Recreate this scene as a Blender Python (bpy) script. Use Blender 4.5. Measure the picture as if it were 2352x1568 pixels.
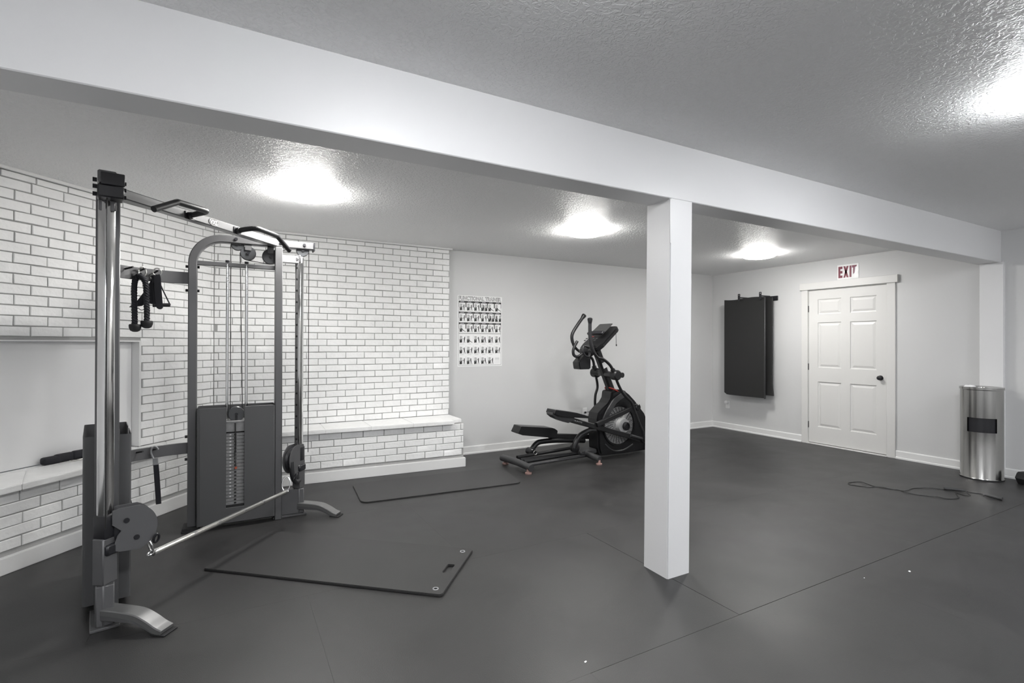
import bpy, bmesh, math, random
from math import sin, cos, pi, radians
from mathutils import Vector, Matrix
random.seed(7)
for o in list(bpy.data.objects): bpy.data.objects.remove(o)
S = bpy.context.scene
COL = S.collection

# ------------------------------------------------------------------ camera
YAW, PITCH, ROLL, FPX, CAMH = radians(29.0034), radians(0.1915), radians(0.1366), 1165.72, 1.33
F = Vector((sin(YAW)*cos(PITCH), cos(YAW)*cos(PITCH), sin(PITCH)))
R0 = Vector((cos(YAW), -sin(YAW), 0)); U0 = R0.cross(F)
RT = R0*cos(ROLL)+U0*sin(ROLL); UP = U0*cos(ROLL)-R0*sin(ROLL)
cam = bpy.data.objects.new('camera', bpy.data.cameras.new('camera')); COL.objects.link(cam)
m = Matrix((RT, UP, -F)).transposed().to_4x4(); m.translation = (0, 0, CAMH); cam.matrix_world = m
cam.data.sensor_width = 36.0; cam.data.lens = FPX/2352*36.0; cam.data.clip_start = 0.05
S.camera = cam

# ------------------------------------------------------------------ world, exposure
w = bpy.data.worlds.new('world'); S.world = w; w.use_nodes = True
w.node_tree.nodes['Background'].inputs[0].default_value = (0.5, 0.52, 0.55, 1)
w.node_tree.nodes['Background'].inputs[1].default_value = 0.2
S.view_settings.view_transform = 'Standard'; S.view_settings.look = 'None'
S.view_settings.gamma = 1.0; S.view_settings.use_curve_mapping = False
S.view_settings.exposure = 0.0
LAMP = 92.0            # radiance of the glass domes
S.cycles.use_denoising = True
S.cycles.max_bounces = 14; S.cycles.diffuse_bounces = 8; S.cycles.glossy_bounces = 6
S.cycles.sample_clamp_indirect = 20.0

# ------------------------------------------------------------------ materials
def mat(name, col, rough=0.5, metal=0.0, bump=0.0, scale=40.0, var=0.0, vscale=3.0, spec=0.5, detail=4.0,
        bdist=0.01, stretch=None, emit=None, rvar=0.0, aniso=0.0, coat=0.0):
    M = bpy.data.materials.new(name); M.use_nodes = True
    nt = M.node_tree; b = nt.nodes['Principled BSDF']
    if isinstance(col, (int, float)): col = (col, col, col)
    b.inputs['Base Color'].default_value = (*col, 1); b.inputs['Roughness'].default_value = rough
    b.inputs['Metallic'].default_value = metal; b.inputs['Specular IOR Level'].default_value = spec
    b.inputs['Anisotropic'].default_value = aniso; b.inputs['Coat Weight'].default_value = coat
    geo = nt.nodes.new('ShaderNodeNewGeometry'); src = geo.outputs['Position']
    if stretch:
        mp = nt.nodes.new('ShaderNodeMapping'); mp.inputs['Scale'].default_value = stretch
        nt.links.new(src, mp.inputs[0]); src = mp.outputs[0]
    if var or rvar:
        n = nt.nodes.new('ShaderNodeTexNoise'); n.inputs['Scale'].default_value = vscale; n.inputs['Detail'].default_value = 6
        nt.links.new(src, n.inputs['Vector'])
        if var:
            r = nt.nodes.new('ShaderNodeMapRange'); r.inputs[1].default_value = .3; r.inputs[2].default_value = .7
            r.inputs[3].default_value = 1-var; r.inputs[4].default_value = 1+var
            nt.links.new(n.outputs[0], r.inputs[0])
            mx = nt.nodes.new('ShaderNodeMix'); mx.data_type = 'RGBA'; mx.blend_type = 'MULTIPLY'; mx.inputs[0].default_value = 1
            mx.inputs[6].default_value = (*col, 1); nt.links.new(r.outputs[0], mx.inputs[7])
            nt.links.new(mx.outputs[2], b.inputs['Base Color'])
        if rvar:
            r2 = nt.nodes.new('ShaderNodeMapRange'); r2.inputs[1].default_value = .3; r2.inputs[2].default_value = .7
            r2.inputs[3].default_value = rough-rvar; r2.inputs[4].default_value = rough+rvar
            nt.links.new(n.outputs[0], r2.inputs[0]); nt.links.new(r2.outputs[0], b.inputs['Roughness'])
    if bump:
        n2 = nt.nodes.new('ShaderNodeTexNoise'); n2.inputs['Scale'].default_value = scale; n2.inputs['Detail'].default_value = detail
        nt.links.new(src, n2.inputs['Vector'])
        bp = nt.nodes.new('ShaderNodeBump'); bp.inputs['Strength'].default_value = bump; bp.inputs['Distance'].default_value = bdist
        nt.links.new(n2.outputs[0], bp.inputs['Height']); nt.links.new(bp.outputs[0], b.inputs['Normal'])
    if emit:
        b.inputs['Emission Color'].default_value = (*emit[0], 1); b.inputs['Emission Strength'].default_value = emit[1]
    return M

def ceiling_material():
    M = mat('knockdown_ceiling', 0.9, rough=0.5, spec=0.5)
    nt = M.node_tree; b = nt.nodes['Principled BSDF']; geo = nt.nodes['Geometry']
    n = nt.nodes.new('ShaderNodeTexNoise'); n.inputs['Scale'].default_value = 42; n.inputs['Detail'].default_value = 3; n.inputs['Distortion'].default_value = 1.1
    nt.links.new(geo.outputs['Position'], n.inputs['Vector'])
    r = nt.nodes.new('ShaderNodeMapRange'); r.interpolation_type = 'SMOOTHSTEP'; r.inputs[1].default_value = .42; r.inputs[2].default_value = .6
    nt.links.new(n.outputs[0], r.inputs[0])
    bp = nt.nodes.new('ShaderNodeBump'); bp.inputs['Strength'].default_value = 0.55; bp.inputs['Distance'].default_value = 0.006
    nt.links.new(r.outputs[0], bp.inputs['Height']); nt.links.new(bp.outputs[0], b.inputs['Normal'])
    return M

M = dict(
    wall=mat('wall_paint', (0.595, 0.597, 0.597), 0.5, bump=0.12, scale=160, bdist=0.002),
    ceil=ceiling_material(),
    wallw=mat('wall_paint_white', 0.88, 0.5),  # for the unseen walls, whitened to bounce more light onto the ceiling
    trim=mat('trim_paint', (0.74, 0.74, 0.735), 0.35, bump=0.05, scale=60, bdist=0.002),
    beam=mat('beam_paint', (0.745, 0.745, 0.75), 0.38, bump=0.1, scale=25, bdist=0.003),
    door=mat('door_paint', (0.655, 0.65, 0.637), 0.4),
    brick=mat('brick_paint', (0.84, 0.84, 0.835), 0.45, bump=0.55, scale=38, bdist=0.006, detail=6, var=0.03, vscale=9),
    mortar=mat('mortar_joint_shade', (0.36, 0.36, 0.355), 0.8, bump=0.4, scale=90, bdist=0.004),  # white paint darkened to carry the shade inside the recessed joints
    cover=mat('cover_paint', (0.8, 0.8, 0.8), 0.5, bump=0.2, scale=14, bdist=0.004),
    floor=mat('floor_rubber', (0.020, 0.0195, 0.0195), 0.46, bump=0.35, scale=260, bdist=0.002, var=0.24, vscale=2.3, rvar=0.06, spec=0.65),
    seam=mat('seam_dark', 0.012, 0.9),
    mat1=mat('foam_mat', (0.028, 0.0275, 0.0275), 0.48, bump=0.2, scale=300, bdist=0.001, var=0.08, vscale=5),
    mat2=mat('wall_mat_vinyl', 0.012, 0.5, bump=0.35, scale=230, bdist=0.0015),
    chrome=mat('chrome', 0.72, 0.13, 1.0, rvar=0.05, vscale=4),
    bar=mat('polished_bar', (0.86, 0.85, 0.82), 0.16, 1.0),
    steel=mat('brushed_steel', (0.40, 0.395, 0.385), 0.2, 1.0, bump=0.3, scale=16, bdist=0.006, stretch=(1, 1, 0.012), detail=2),
    silver=mat('silver_paint', (0.42, 0.42, 0.43), 0.32, 0.45),
    beamgrey=mat('crossbeam_paint', (0.2, 0.2, 0.203), 0.3, 0.15),
    grey=mat('gunmetal_paint', (0.115, 0.115, 0.118), 0.38, 0.25),
    foot=mat('foot_paint', (0.17, 0.17, 0.17), 0.3, 0.4),
    shroud=mat('shroud_sheet', (0.085, 0.085, 0.087), 0.42, 0.1),
    plate=mat('weight_plate_iron', (0.22, 0.22, 0.222), 0.5, 0.2, var=0.12, vscale=30),
    black=mat('black_plastic', (0.013, 0.013, 0.016), 0.38),
    rubber=mat('black_rubber', (0.012, 0.012, 0.013), 0.62),
    foam=mat('grip_foam', (0.014, 0.014, 0.016), 0.42, bump=0.1, scale=300, bdist=0.001),
    web=mat('nylon_web', (0.011, 0.011, 0.016), 0.7, bump=0.3, scale=500, bdist=0.001),
    pulley=mat('pulley_nylon', (0.06, 0.062, 0.066), 0.3),
    cable=mat('cable_black', 0.012, 0.35),
    ebody=mat('elliptical_shell', (0.009, 0.009, 0.01), 0.3, spec=0.4),
    eframe=mat('elliptical_frame', (0.012, 0.012, 0.013), 0.36, spec=0.4),
    egrey=mat('elliptical_grey', (0.04, 0.04, 0.042), 0.42),
    flylat=mat('flywheel_lattice', (0.3, 0.3, 0.3), 0.4, 0.6, var=0.55, vscale=90),
    cranksilver=mat('crank_silver', (0.6, 0.6, 0.6), 0.3, 0.5),
    red=mat('red_plastic', (0.4, 0.03, 0.018), 0.4),
    dullred=mat('dull_red_plastic', (0.14, 0.03, 0.03), 0.4),
    pink=mat('foot_pad_pink', (0.3, 0.19, 0.17), 0.5),
    orange=mat('pin_orange', (0.4, 0.08, 0.035), 0.4),
    white=mat('white_plastic', 0.82, 0.35),
    paper=mat('paper_white', 0.84, 0.6),
    ink=mat('print_black', 0.012, 0.5), inkd=mat('print_dark', 0.05, 0.5), inkm=mat('print_mid', 0.2, 0.5), inkl=mat('print_light', 0.5, 0.5), inkt=mat('print_pale', 0.68, 0.5),
    maroon=mat('exit_maroon', (0.17, 0.012, 0.035), 0.5),
    faded=mat('exit_faded', (0.32, 0.2, 0.27), 0.5),
    screen=mat('console_screen', 0.05, 0.15),
    glass=mat('lamp_glass', (0.9, 0.9, 0.9), 0.3, emit=((1.0, 0.985, 0.955), LAMP)),
    glass2=mat('lamp_glass_cool', (0.9, 0.9, 0.9), 0.3, emit=((0.965, 0.98, 1.0), LAMP)),
    dark=mat('dark_opening', 0.01, 0.5),
)

# ------------------------------------------------------------------ object helpers
WM = {}
def link(o, parent=None, wm=None):
    COL.objects.link(o)
    if parent is not None: o.parent = parent
    WM[o.name] = wm if wm is not None else (WM[parent.name] if parent is not None else Matrix())
    return o
def tag(o, label=None, cat=None, group=None, kind=None):
    if label: o['label'] = label
    if cat: o['category'] = cat
    if group: o['group'] = group
    if kind: o['kind'] = kind
    return o
def thing(name, label, cat, loc=(0, 0, 0), rz=0.0, group=None, kind=None):
    o = bpy.data.objects.new(name, None); o.empty_display_size = 0.1
    o.location = loc; o.rotation_euler = (0, 0, rz)
    link(o, None, Matrix.Translation(loc) @ Matrix.Rotation(rz, 4, 'Z'))
    return tag(o, label, cat, group, kind)
def mesh(name, bm, material, smooth=38):
    bmesh.ops.recalc_face_normals(bm, faces=bm.faces[:])
    me = bpy.data.meshes.new(name); bm.to_mesh(me); bm.free()
    if smooth:
        for p in me.polygons: p.use_smooth = True
        me.set_sharp_from_angle(angle=radians(smooth))
    mats = material if isinstance(material, (list, tuple)) else [material]
    for x in mats: me.materials.append(x)
    return me
def obj(name, bm, material, parent=None, world=True, smooth=38, label=None):
    """one mesh object; with world=True the bmesh is in world space and is moved into the parent's frame"""
    if parent is not None and world: bmesh.ops.transform(bm, matrix=WM[parent.name].inverted(), verts=bm.verts[:])
    o = bpy.data.objects.new(name, mesh(name, bm, material, smooth)); link(o, parent)
    if label: o['label'] = label
    return o
def NB(): return bmesh.new()
def join(bm, b2, mtx=None, mi=None):
    me = bpy.data.meshes.new('t')
    if mi is not None:
        for f in b2.faces: f.material_index = mi
    if mtx is not None: bmesh.ops.transform(b2, matrix=mtx, verts=b2.verts[:])
    b2.to_mesh(me); b2.free(); bm.from_mesh(me); bpy.data.meshes.remove(me)
def box(bm, c, s, rot=None, bevel=0.0, seg=1):
    """box of full size s centred at c"""
    b = bmesh.new(); bmesh.ops.create_cube(b, size=1.0)
    bmesh.ops.scale(b, vec=Vector(s), verts=b.verts[:])
    if bevel: bmesh.ops.bevel(b, geom=b.edges[:], offset=bevel, segments=seg, affect='EDGES', profile=0.5)
    mt = Matrix.Translation(Vector(c))
    if rot is not None: mt = mt @ (rot.to_4x4() if len(rot) == 3 else rot)
    join(bm, b, mt)
def bx(bm, x0, x1, y0, y1, z0, z1, bevel=0.0, seg=1):
    box(bm, ((x0+x1)/2, (y0+y1)/2, (z0+z1)/2), (abs(x1-x0), abs(y1-y0), abs(z1-z0)), None, bevel, seg)
def frame(d, up=Vector((0, 0, 1))):
    d = d.normalized()
    if abs(d.dot(up)) > 0.98: up = Vector((1, 0, 0))
    a = d.cross(up).normalized(); b = a.cross(d).normalized()
    return a, b
def spline(pts, n=6, closed=False):
    pts = [Vector(p) for p in pts]; out = []
    N = len(pts)
    rng = range(N if closed else N-1)
    for i in rng:
        if closed: p0, p1, p2, p3 = pts[i-1], pts[i], pts[(i+1) % N], pts[(i+2) % N]
        else: p0, p1, p2, p3 = pts[max(i-1, 0)], pts[i], pts[i+1], pts[min(i+2, N-1)]
        for k in range(n):
            t = k/n
            out.append(0.5*((2*p1)+(p2-p0)*t+(2*p0-5*p1+4*p2-p3)*t*t+(3*p1-p0-3*p2+p3)*t**3))
    if not closed: out.append(pts[-1])
    return out
def fillet(pts, r, n=6):
    """polyline with rounded corners"""
    pts = [Vector(p) for p in pts]; out = [pts[0]]
    for i in range(1, len(pts)-1):
        a, b, c = pts[i-1], pts[i], pts[i+1]
        u = (a-b); v = (c-b); lu, lv = u.length, v.length; u /= lu; v /= lv
        ang = math.acos(max(-1, min(1, u.dot(v))))
        if ang > 3.1: out.append(b); continue
        d = min(r/math.tan(ang/2), lu*.49, lv*.49); rr = d*math.tan(ang/2)
        bis = (u+v).normalized(); cen = b+bis*(rr/sin(ang/2))
        p0 = b+u*d; p1 = b+v*d; e0 = p0-cen; e1 = p1-cen
        tot = e0.angle(e1)
        for k in range(n+1):
            t = k/n
            out.append(cen+(e0*sin((1-t)*tot)+e1*sin(t*tot))/sin(tot))
    out.append(pts[-1]); return out
def sweep(bm, pts, prof, closed=False, up=None, caps=True, scales=None):
    """sweep the 2D profile (list of (a,b)) along pts"""
    pts = [Vector(p) for p in pts]; N = len(pts); rings = []; prev = None
    for i, p in enumerate(pts):
        if closed: d = (pts[(i+1) % N]-pts[i-1])
        else: d = pts[min(i+1, N-1)]-pts[max(i-1, 0)]
        d.normalize()
        if up is not None: a, b = frame(d, Vector(up))
        elif prev is None: a, b = frame(d)
        else:
            b = (prev-d*prev.dot(d)).normalized(); a = d.cross(b).normalized()
        prev = b; s = scales[i] if scales else 1.0
        rings.append([bm.verts.new(p+(a*x+b*y)*s) for x, y in prof])
    K = len(prof)
    for i in range(N if closed else N-1):
        r0, r1 = rings[i], rings[(i+1) % N]
        for k in range(K): bm.faces.new((r0[k], r0[(k+1) % K], r1[(k+1) % K], r1[k]))
    if caps and not closed:
        bm.faces.new(rings[0][::-1]); bm.faces.new(rings[-1])
def circ(r, n=12): return [(r*cos(2*pi*k/n), r*sin(2*pi*k/n)) for k in range(n)]
def rrect(w_, h_, c=0.006): 
    a, b = w_/2, h_/2
    return [(a-c, -b), (a, -b+c), (a, b-c), (a-c, b), (-a+c, b), (-a, b-c), (-a, -b+c), (-a+c, -b)]
def tube(bm, pts, r, n=12, closed=False, radii=None):
    sweep(bm, pts, circ(r, n), closed, scales=None if radii is None else [x/r for x in radii])
def cyl(bm, p0, p1, r, n=20, r2=None):
    p0, p1 = Vector(p0), Vector(p1)
    sweep(bm, [p0, p1], circ(r, n), scales=[1, (r2 or r)/r])
def lathe(bm, prof, o=(0, 0, 0), axis=(0, 0, 1), n=32, cap=True):
    o = Vector(o); ax = Vector(axis).normalized(); a, b = frame(ax)
    rings = []
    for r, h in prof: rings.append([bm.verts.new(o+ax*h+(a*cos(2*pi*k/n)+b*sin(2*pi*k/n))*max(r, 1e-4)) for k in range(n)])
    for i in range(len(rings)-1):
        for k in range(n): bm.faces.new((rings[i][k], rings[i][(k+1) % n], rings[i+1][(k+1) % n], rings[i+1][k]))
    if cap:
        bm.faces.new(rings[0][::-1]); bm.faces.new(rings[-1])
def prism(bm, poly, o, ax, ay, th, bevel=0.0, holes=()):
    """2D polygon (with holes) extruded by th along ax x ay, starting at plane through o"""
    o, ax, ay = Vector(o), Vector(ax).normalized(), Vector(ay).normalized(); nz = ax.cross(ay)
    b = bmesh.new(); edges = []
    for loop in [poly]+list(holes):
        vs = [b.verts.new(o+ax*x+ay*y) for x, y in loop]
        for i in range(len(vs)): edges.append(b.edges.new((vs[i], vs[(i+1) % len(vs)])))
    if holes: bmesh.ops.triangle_fill(b, edges=edges, use_beauty=True)
    else: b.faces.new([v for v in b.verts])
    ext = bmesh.ops.extrude_face_region(b, geom=b.faces[:])
    bmesh.ops.translate(b, vec=nz*th, verts=[v for v in ext['geom'] if isinstance(v, bmesh.types.BMVert)])
    bmesh.ops.recalc_face_normals(b, faces=b.faces[:])
    if bevel:
        es = [e for e in b.edges if len(e.link_faces) == 2 and e.calc_face_angle(0) > 0.9]
        bmesh.ops.bevel(b, geom=es, offset=bevel, segments=2, affect='EDGES')
    join(bm, b)
def rpoly(pts, r, n=5): 
    """closed 2D polygon with rounded corners"""
    N = len(pts); out = []
    for i in range(N):
        f = fillet([(*pts[i-1], 0), (*pts[i], 0), (*pts[(i+1) % N], 0)], r, n)
        out += [(p.x, p.y) for p in f[1:-1]]
    return out
def circ2(cx, cy, r, n=16): return [(cx+r*cos(2*pi*k/n), cy+r*sin(2*pi*k/n)) for k in range(n)]
def text_bm(s, size=1.0, bold=0.0, ext=0.0):
    c = bpy.data.curves.new('t', 'FONT'); c.body = s; c.size = size; c.offset = bold; c.extrude = ext; c.resolution_u = 3
    o = bpy.data.objects.new('t', c); COL.objects.link(o); bpy.context.view_layer.update()
    me = bpy.data.meshes.new_from_object(o.evaluated_get(bpy.context.evaluated_depsgraph_get()))
    b = bmesh.new(); b.from_mesh(me)
    bpy.data.objects.remove(o); bpy.data.curves.remove(c); bpy.data.meshes.remove(me); return b
def text_fit(bm, s, o, ax, ay, wd, ht, bold=0.0, mi=None):
    """flat lettering scaled into a wd x ht box whose lower left corner is o"""
    b = text_bm(s, 1.0, bold); xs = [v.co.x for v in b.verts]; ys = [v.co.y for v in b.verts]
    x0, x1, y0, y1 = min(xs), max(xs), min(ys), max(ys); o, ax, ay = Vector(o), Vector(ax), Vector(ay)
    for v in b.verts: v.co = o+ax*((v.co.x-x0)/(x1-x0)*wd)+ay*((v.co.y-y0)/(y1-y0)*ht)
    join(bm, b, None, mi)

# ------------------------------------------------------------------ the room
XR, YB, XL, YN = 6.786, 5.578, -1.90, -2.9
ZF, ZC = 2.469, 2.4246           # ceiling in front of and behind the beam
YBF, YBB, ZBM = 2.08, 2.26, 2.154  # beam front, back, underside
KX, KY = -0.137, 5.49            # corner of the two brick walls
DA = radians(47.5); DD = Vector((-cos(DA), -sin(DA), 0)); DN = Vector((sin(DA), -cos(DA), 0))  # along the angled wall (leftwards), its outward normal

def structure(name, bm, m, label, parent=None, smooth=0):
    o = obj(name, bm, m, parent, smooth=smooth); 
    if parent is None: tag(o, label, name.split('_')[0], kind='structure')
    return o
b = NB(); bx(b, XL-.1, XR+.1, YN-.1, YB+.1, -.12, -.008)
FLOOR = structure('floor', b, M['seam'], 'dark grey rubber gym floor laid in large sheets')
# rubber sheets 6 x 4 ft in running bond; two seams stand open as in the photo
ys = [1.64+1.22*k for k in range(-4, 5)]
def rubber_sheet(x0, x1, y0, y1):
    g0 = g1 = h0 = h1 = 0.0003
    if abs(y0-1.64) < .01 and x1 > 2.4 and x0 < 4.6: h0 = .0016
    if abs(y1-1.64) < .01 and x1 > 2.4 and x0 < 4.6: h1 = .0016
    if abs(y0-1.64) < .01 and abs(x0-2.19) < .01: g0 = .0016
    if abs(y0-1.64) < .01 and abs(x1-2.19) < .01: g1 = .0016
    b = NB(); bx(b, max(x0+g0, XL), min(x1-g1, XR), max(y0+h0, YN), min(y1-h1, YB), -.009, 0)
    obj('rubber_sheet', b, M['floor'], FLOOR, smooth=0)
for j, y0 in enumerate(ys):
    y1 = y0+1.22
    if y1 < YN or y0 > YB: continue
    off = 2.19 if j % 2 == 0 else 2.19+.915
    k = -3
    while off+1.83*k < XR:
        x0, x1 = off+1.83*k, off+1.83*(k+1); k += 1
        if x1 > XL: rubber_sheet(x0, x1, y0, y1)

b = NB(); bx(b, XL-.1, XR+.1, YN-.1, YBF+.05, ZF, ZF+.1); bx(b, XL-.1, XR+.1, YBB-.05, YB+.1, ZC, ZC+.1)
structure('ceiling', b, M['ceil'], 'painted ceiling with knockdown plaster texture')
b = NB(); bx(b, XL, XR, YBF, YBB, ZBM, 2.5, 0.004)
structure('ceiling_beam', b, M['beam'], 'long white boxed beam crossing the ceiling', smooth=30)
b = NB()
vs = []
for z, dx in ((0, 0), (ZBM+.001, .022)):
    vs += [b.verts.new((x+dx, y, z)) for x, y in ((2.159, 2.081), (2.336, 2.081), (2.343, 2.278), (2.166, 2.278))]
b.faces.new(vs[3::-1]); b.faces.new(vs[4:])
for i in range(4): b.faces.new((vs[i], vs[(i+1) % 4], vs[4+(i+1) % 4], vs[4+i]))
bmesh.ops.bevel(b, geom=[e for e in b.edges if abs(e.verts[0].co.z-e.verts[1].co.z) > 1], offset=.005, segments=2, affect='EDGES')
COLUMN = structure('support_column', b, M['beam'], 'white square column standing under the beam', smooth=30)
b = NB(); bx(b, 2.176, 2.186, 2.0795, 2.0815, 1.90, 2.15, .0008)
obj('caulk_strip', b, M['trim'], COLUMN)

b = NB(); bx(b, 2.0, XR+.12, YB, YB+.1, 0, 2.5)
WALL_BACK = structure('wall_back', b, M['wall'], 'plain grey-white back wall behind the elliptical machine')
b = NB()
bx(b, XR, XR+.12, YN-.1, 3.062, 0, 2.5); bx(b, XR, XR+.12, 4.064, YB+.1, 0, 2.5); bx(b, XR, XR+.12, 3.062, 4.064, 2.062, 2.5); bx(b, XR+.1, XR+.12, 3.06, 4.07, 0, 2.07)
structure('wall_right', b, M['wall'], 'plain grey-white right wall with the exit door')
b = NB(); bx(b, XL-.1, XR+.1, YN-.1, YN, 0, 2.5)
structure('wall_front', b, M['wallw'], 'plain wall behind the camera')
b = NB(); bx(b, XL-.1, XL, YN, 3.75, 0, 2.5)
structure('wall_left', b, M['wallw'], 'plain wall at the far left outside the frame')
b = NB(); bx(b, XR-.05, XR+.01, 2.05, 2.235, 0, ZBM+.001, .003)
structure('pilaster', b, M['beam'], 'white half column on the right wall under the beam end', smooth=30)

# --- painted brick: a few shared brick meshes, one object per brick
BL, BH = 0.193, 0.0663
def brick_mesh(seed, L, H):
    r = random.Random(seed); b = NB(); J = .0068; l, h, d = L-J, H-J, .03
    def j(a=.0012): return r.uniform(-a, a)
    c = .0028
    fr = []   # front rows: three columns
    for z in (-h/2+c, h/2-c): fr.append([b.verts.new((x+j(), -j(.0016), z+j(.0008))) for x in (-l/2+c, j(.03), l/2-c)])
    md = []
    for z in (-h/2, h/2): md.append([b.verts.new((x+j(), c, z+j())) for x in (-l/2, 0, l/2)])
    bk = [[b.verts.new((x, d, z)) for x in (-l/2, 0, l/2)] for z in (-h/2, h/2)]
    for k in (0, 1):
        b.faces.new((fr[0][k], fr[0][k+1], fr[1][k+1], fr[1][k]))
        for s in (0, 1):
            b.faces.new((fr[s][k], fr[s][k+1], md[s][k+1], md[s][k])); b.faces.new((md[s][k], md[s][k+1], bk[s][k+1], bk[s][k]))
    for e in (0, 2):
        b.faces.new((fr[0][e], fr[1][e], md[1][e], md[0][e])); b.faces.new((md[0][e], md[1][e], bk[1][e], bk[0][e]))
    return mesh('brick', b, M['brick'], 28)
BR = [brick_mesh(i, BL, BH) for i in range(14)]
HBH = .0672
def lay(parent, origin, along, normal, courses, limit=300, name='brick'):
    """courses: (z centre, height, [(t0, t1), ...]); t runs along the wall, bricks show their face at origin + normal"""
    origin, along, normal = Vector(origin), Vector(along), Vector(normal)
    right = Vector((0, 0, 1)).cross(normal)     # brick local x, as seen from the room
    base = Matrix((right, -normal, Vector((0, 0, 1)))).transposed().to_4x4()
    inv = WM[parent.name].inverted(); n = 0; spare = []
    items = [(z, h, t0, t1) for z, h, l in courses for t0, t1 in l if t1-t0 > .025]
    items.sort(key=lambda q: q[0])
    for z, h, t0, t1 in items:
        me = random.choice(BR); p = origin+along*((t0+t1)/2)+normal*random.uniform(-.0015, .0015)+Vector((0, 0, z+random.uniform(-.001, .001)))
        J = .0068
        mt = inv @ Matrix.Translation(p) @ base @ Matrix.Diagonal(((t1-t0-J)/(BL-J), 1, (h-J)/(BH-J), 1)) @ Matrix.Rotation(random.uniform(-.004, .004), 4, 'Y')
        if n < limit:
            o = bpy.data.objects.new(name, me); o.matrix_local = mt; COL.objects.link(o); o.parent = parent; o.matrix_local = mt; n += 1
        else: spare.append((me, mt))
    if spare:
        b = NB()
        for me, mt in spare:
            t = bmesh.new(); t.from_mesh(me); join(b, t, mt)
        o = obj('upper_brick_course', b, M['brick'], parent, world=False, smooth=28); o['kind'] = 'stuff'
def course(t0, t1, first, L=BL):
    out = []; t = first
    while t > t0: t -= L
    while t < t1:
        a, c = max(t, t0), min(t+L, t1)
        if c-a > .02: out.append((a, c))
        t += L
    return out
# wall behind, straight part: t = 0 at the corner, to the right
TR = 2.352
b = NB(); bx(b, KX-.02, KX+TR, KY+.0095, YB+.005, 0, 2.42)
WC = structure('wall_center', b, M['mortar'], 'white painted brick wall behind the cable machine and the hearth')
rows = []
z = 2.36
rows.append((2.3825, .045, course(0, TR, TR-.194*2)))
k = 0
while z-BH > .50:
    off = TR-.085 if k % 2 == 0 else TR-.194
    rows.append((z-BH/2, BH, course(0, TR, off+random.uniform(-.006, .006), BL+random.uniform(-.0012, .0012)))); z -= BH; k += 1
lay(WC, (KX, KY, 0), (1, 0, 0), (0, -1, 0), rows)
b = NB(); bx(b, KX-.01, KX+TR+.03, KY-.022, YB, 2.405, ZC, .003)
obj('crown_strip', b, M['trim'], WC)
# angled part
TL = 2.62
b = NB(); o = Vector((KX, KY, 0))-DN*.0095
prism(b, [(0, 0), (.722, 0), (.722, -.3), (-.05, -.3)], o, DD, DN, 2.42)
prism(b, [(.722, 0), (TL, 0), (TL, -.3), (.722, -.3)], o+Vector((0, 0, 1.34)), DD, DN, 1.08)
prism(b, [(.722, 0), (TL, 0), (TL, -.3), (.722, -.3)], o, DD, DN, .45)
WD = structure('wall_corner', b, M['mortar'], 'white painted brick wall set at an angle on the left')
rows = []; z = 2.36; k = 0
rows.append((2.3825, .045, course(0, TL-.3, .1)))
while z-BH > .50:
    zc = z-BH/2; lim = TL-.3 if zc > 1.333 else .725
    rows.append((zc, BH, course(0, lim, (.03 if k % 2 else .1265)+random.uniform(-.006, .006)))); z -= BH; k += 1
lay(WD, (KX, KY, 0), DD, DN, rows)
b = NB(); prism(b, [(-.01, 0), (TL, 0), (TL, .024), (.01, .024)], Vector((KX, KY, 0)), DD, DN, ZC-2.405)
bmesh.ops.translate(b, vec=(0, 0, 2.405), verts=b.verts[:])
obj('crown_strip', b, M['trim'], WD)
b = NB(); prism(b, [(.738, -.085), (TL-.07, -.085), (TL-.07, -.073), (.738, -.073)], Vector((KX, KY, 0)), DD, DN, 1.331-.509)
bmesh.ops.translate(b, vec=(0, 0, .509), verts=b.verts[:])
b2 = NB(); prism(b2, [(.718, -.15), (.734, -.15), (.734, .001), (.718, .001)], Vector((KX, KY, 0)), DD, DN, 1.338-.508); bmesh.ops.translate(b2, vec=(0, 0, .506), verts=b2.verts[:])
prism(b2, [(.718, -.15), (TL-.05, -.15), (TL-.05, .001), (.718, .001)], Vector((KX, KY, 1.334)), DD, DN, .010)
obj('opening_reveal', b2, M['trim'], WD, smooth=0)
tag(obj('fireplace_cover', b, M['cover'], smooth=0), 'smooth white board recessed in the old fireplace opening at the left', 'panel')

# --- hearth ledge
HK = Vector((-.12, 5.17, 0)); HA = Vector((2.205, 5.05, 0)); HD = Vector((-cos(radians(50.2)), -sin(radians(50.2)), 0)); HL = 2.5
h1 = (HA-HK); LR = h1.length; h1.normalize(); n1 = Vector((h1.y, -h1.x, 0)); n2 = Vector((-HD.y, HD.x, 0))
HE = HK+HD*HL
HT = thing('hearth', 'long white painted brick hearth ledge along the brick walls', 'hearth', (HK.x, HK.y, 0))
def ledge(off, z0, z1, ex=0.0, name='x', m=None, bev=0.0):
    """footprint of the ledge pushed outwards by off"""
    bis = (n1+n2).normalized(); kk = HK+bis*(off/bis.dot(n1))
    p = [HA+n1*off+h1*ex, Vector((HA.x+ex, KY+.006, 0)), Vector((KX, KY+.006, 0)), Vector((KX, KY, 0))+DD*(HL+.1)+DN*.001, HE+n2*off, kk]
    b = NB(); prism(b, [(q.x, q.y) for q in p], (0, 0, z0), (1, 0, 0), (0, 1, 0), z1-z0, bev); return b
obj('mortar_core', ledge(-.0095, 0, .462), M['mortar'], HT, smooth=0)
obj('base_board', ledge(.018, 0, .097, .018, bev=.003), M['trim'], HT)
rows = []; zz = .463; k = 0
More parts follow.
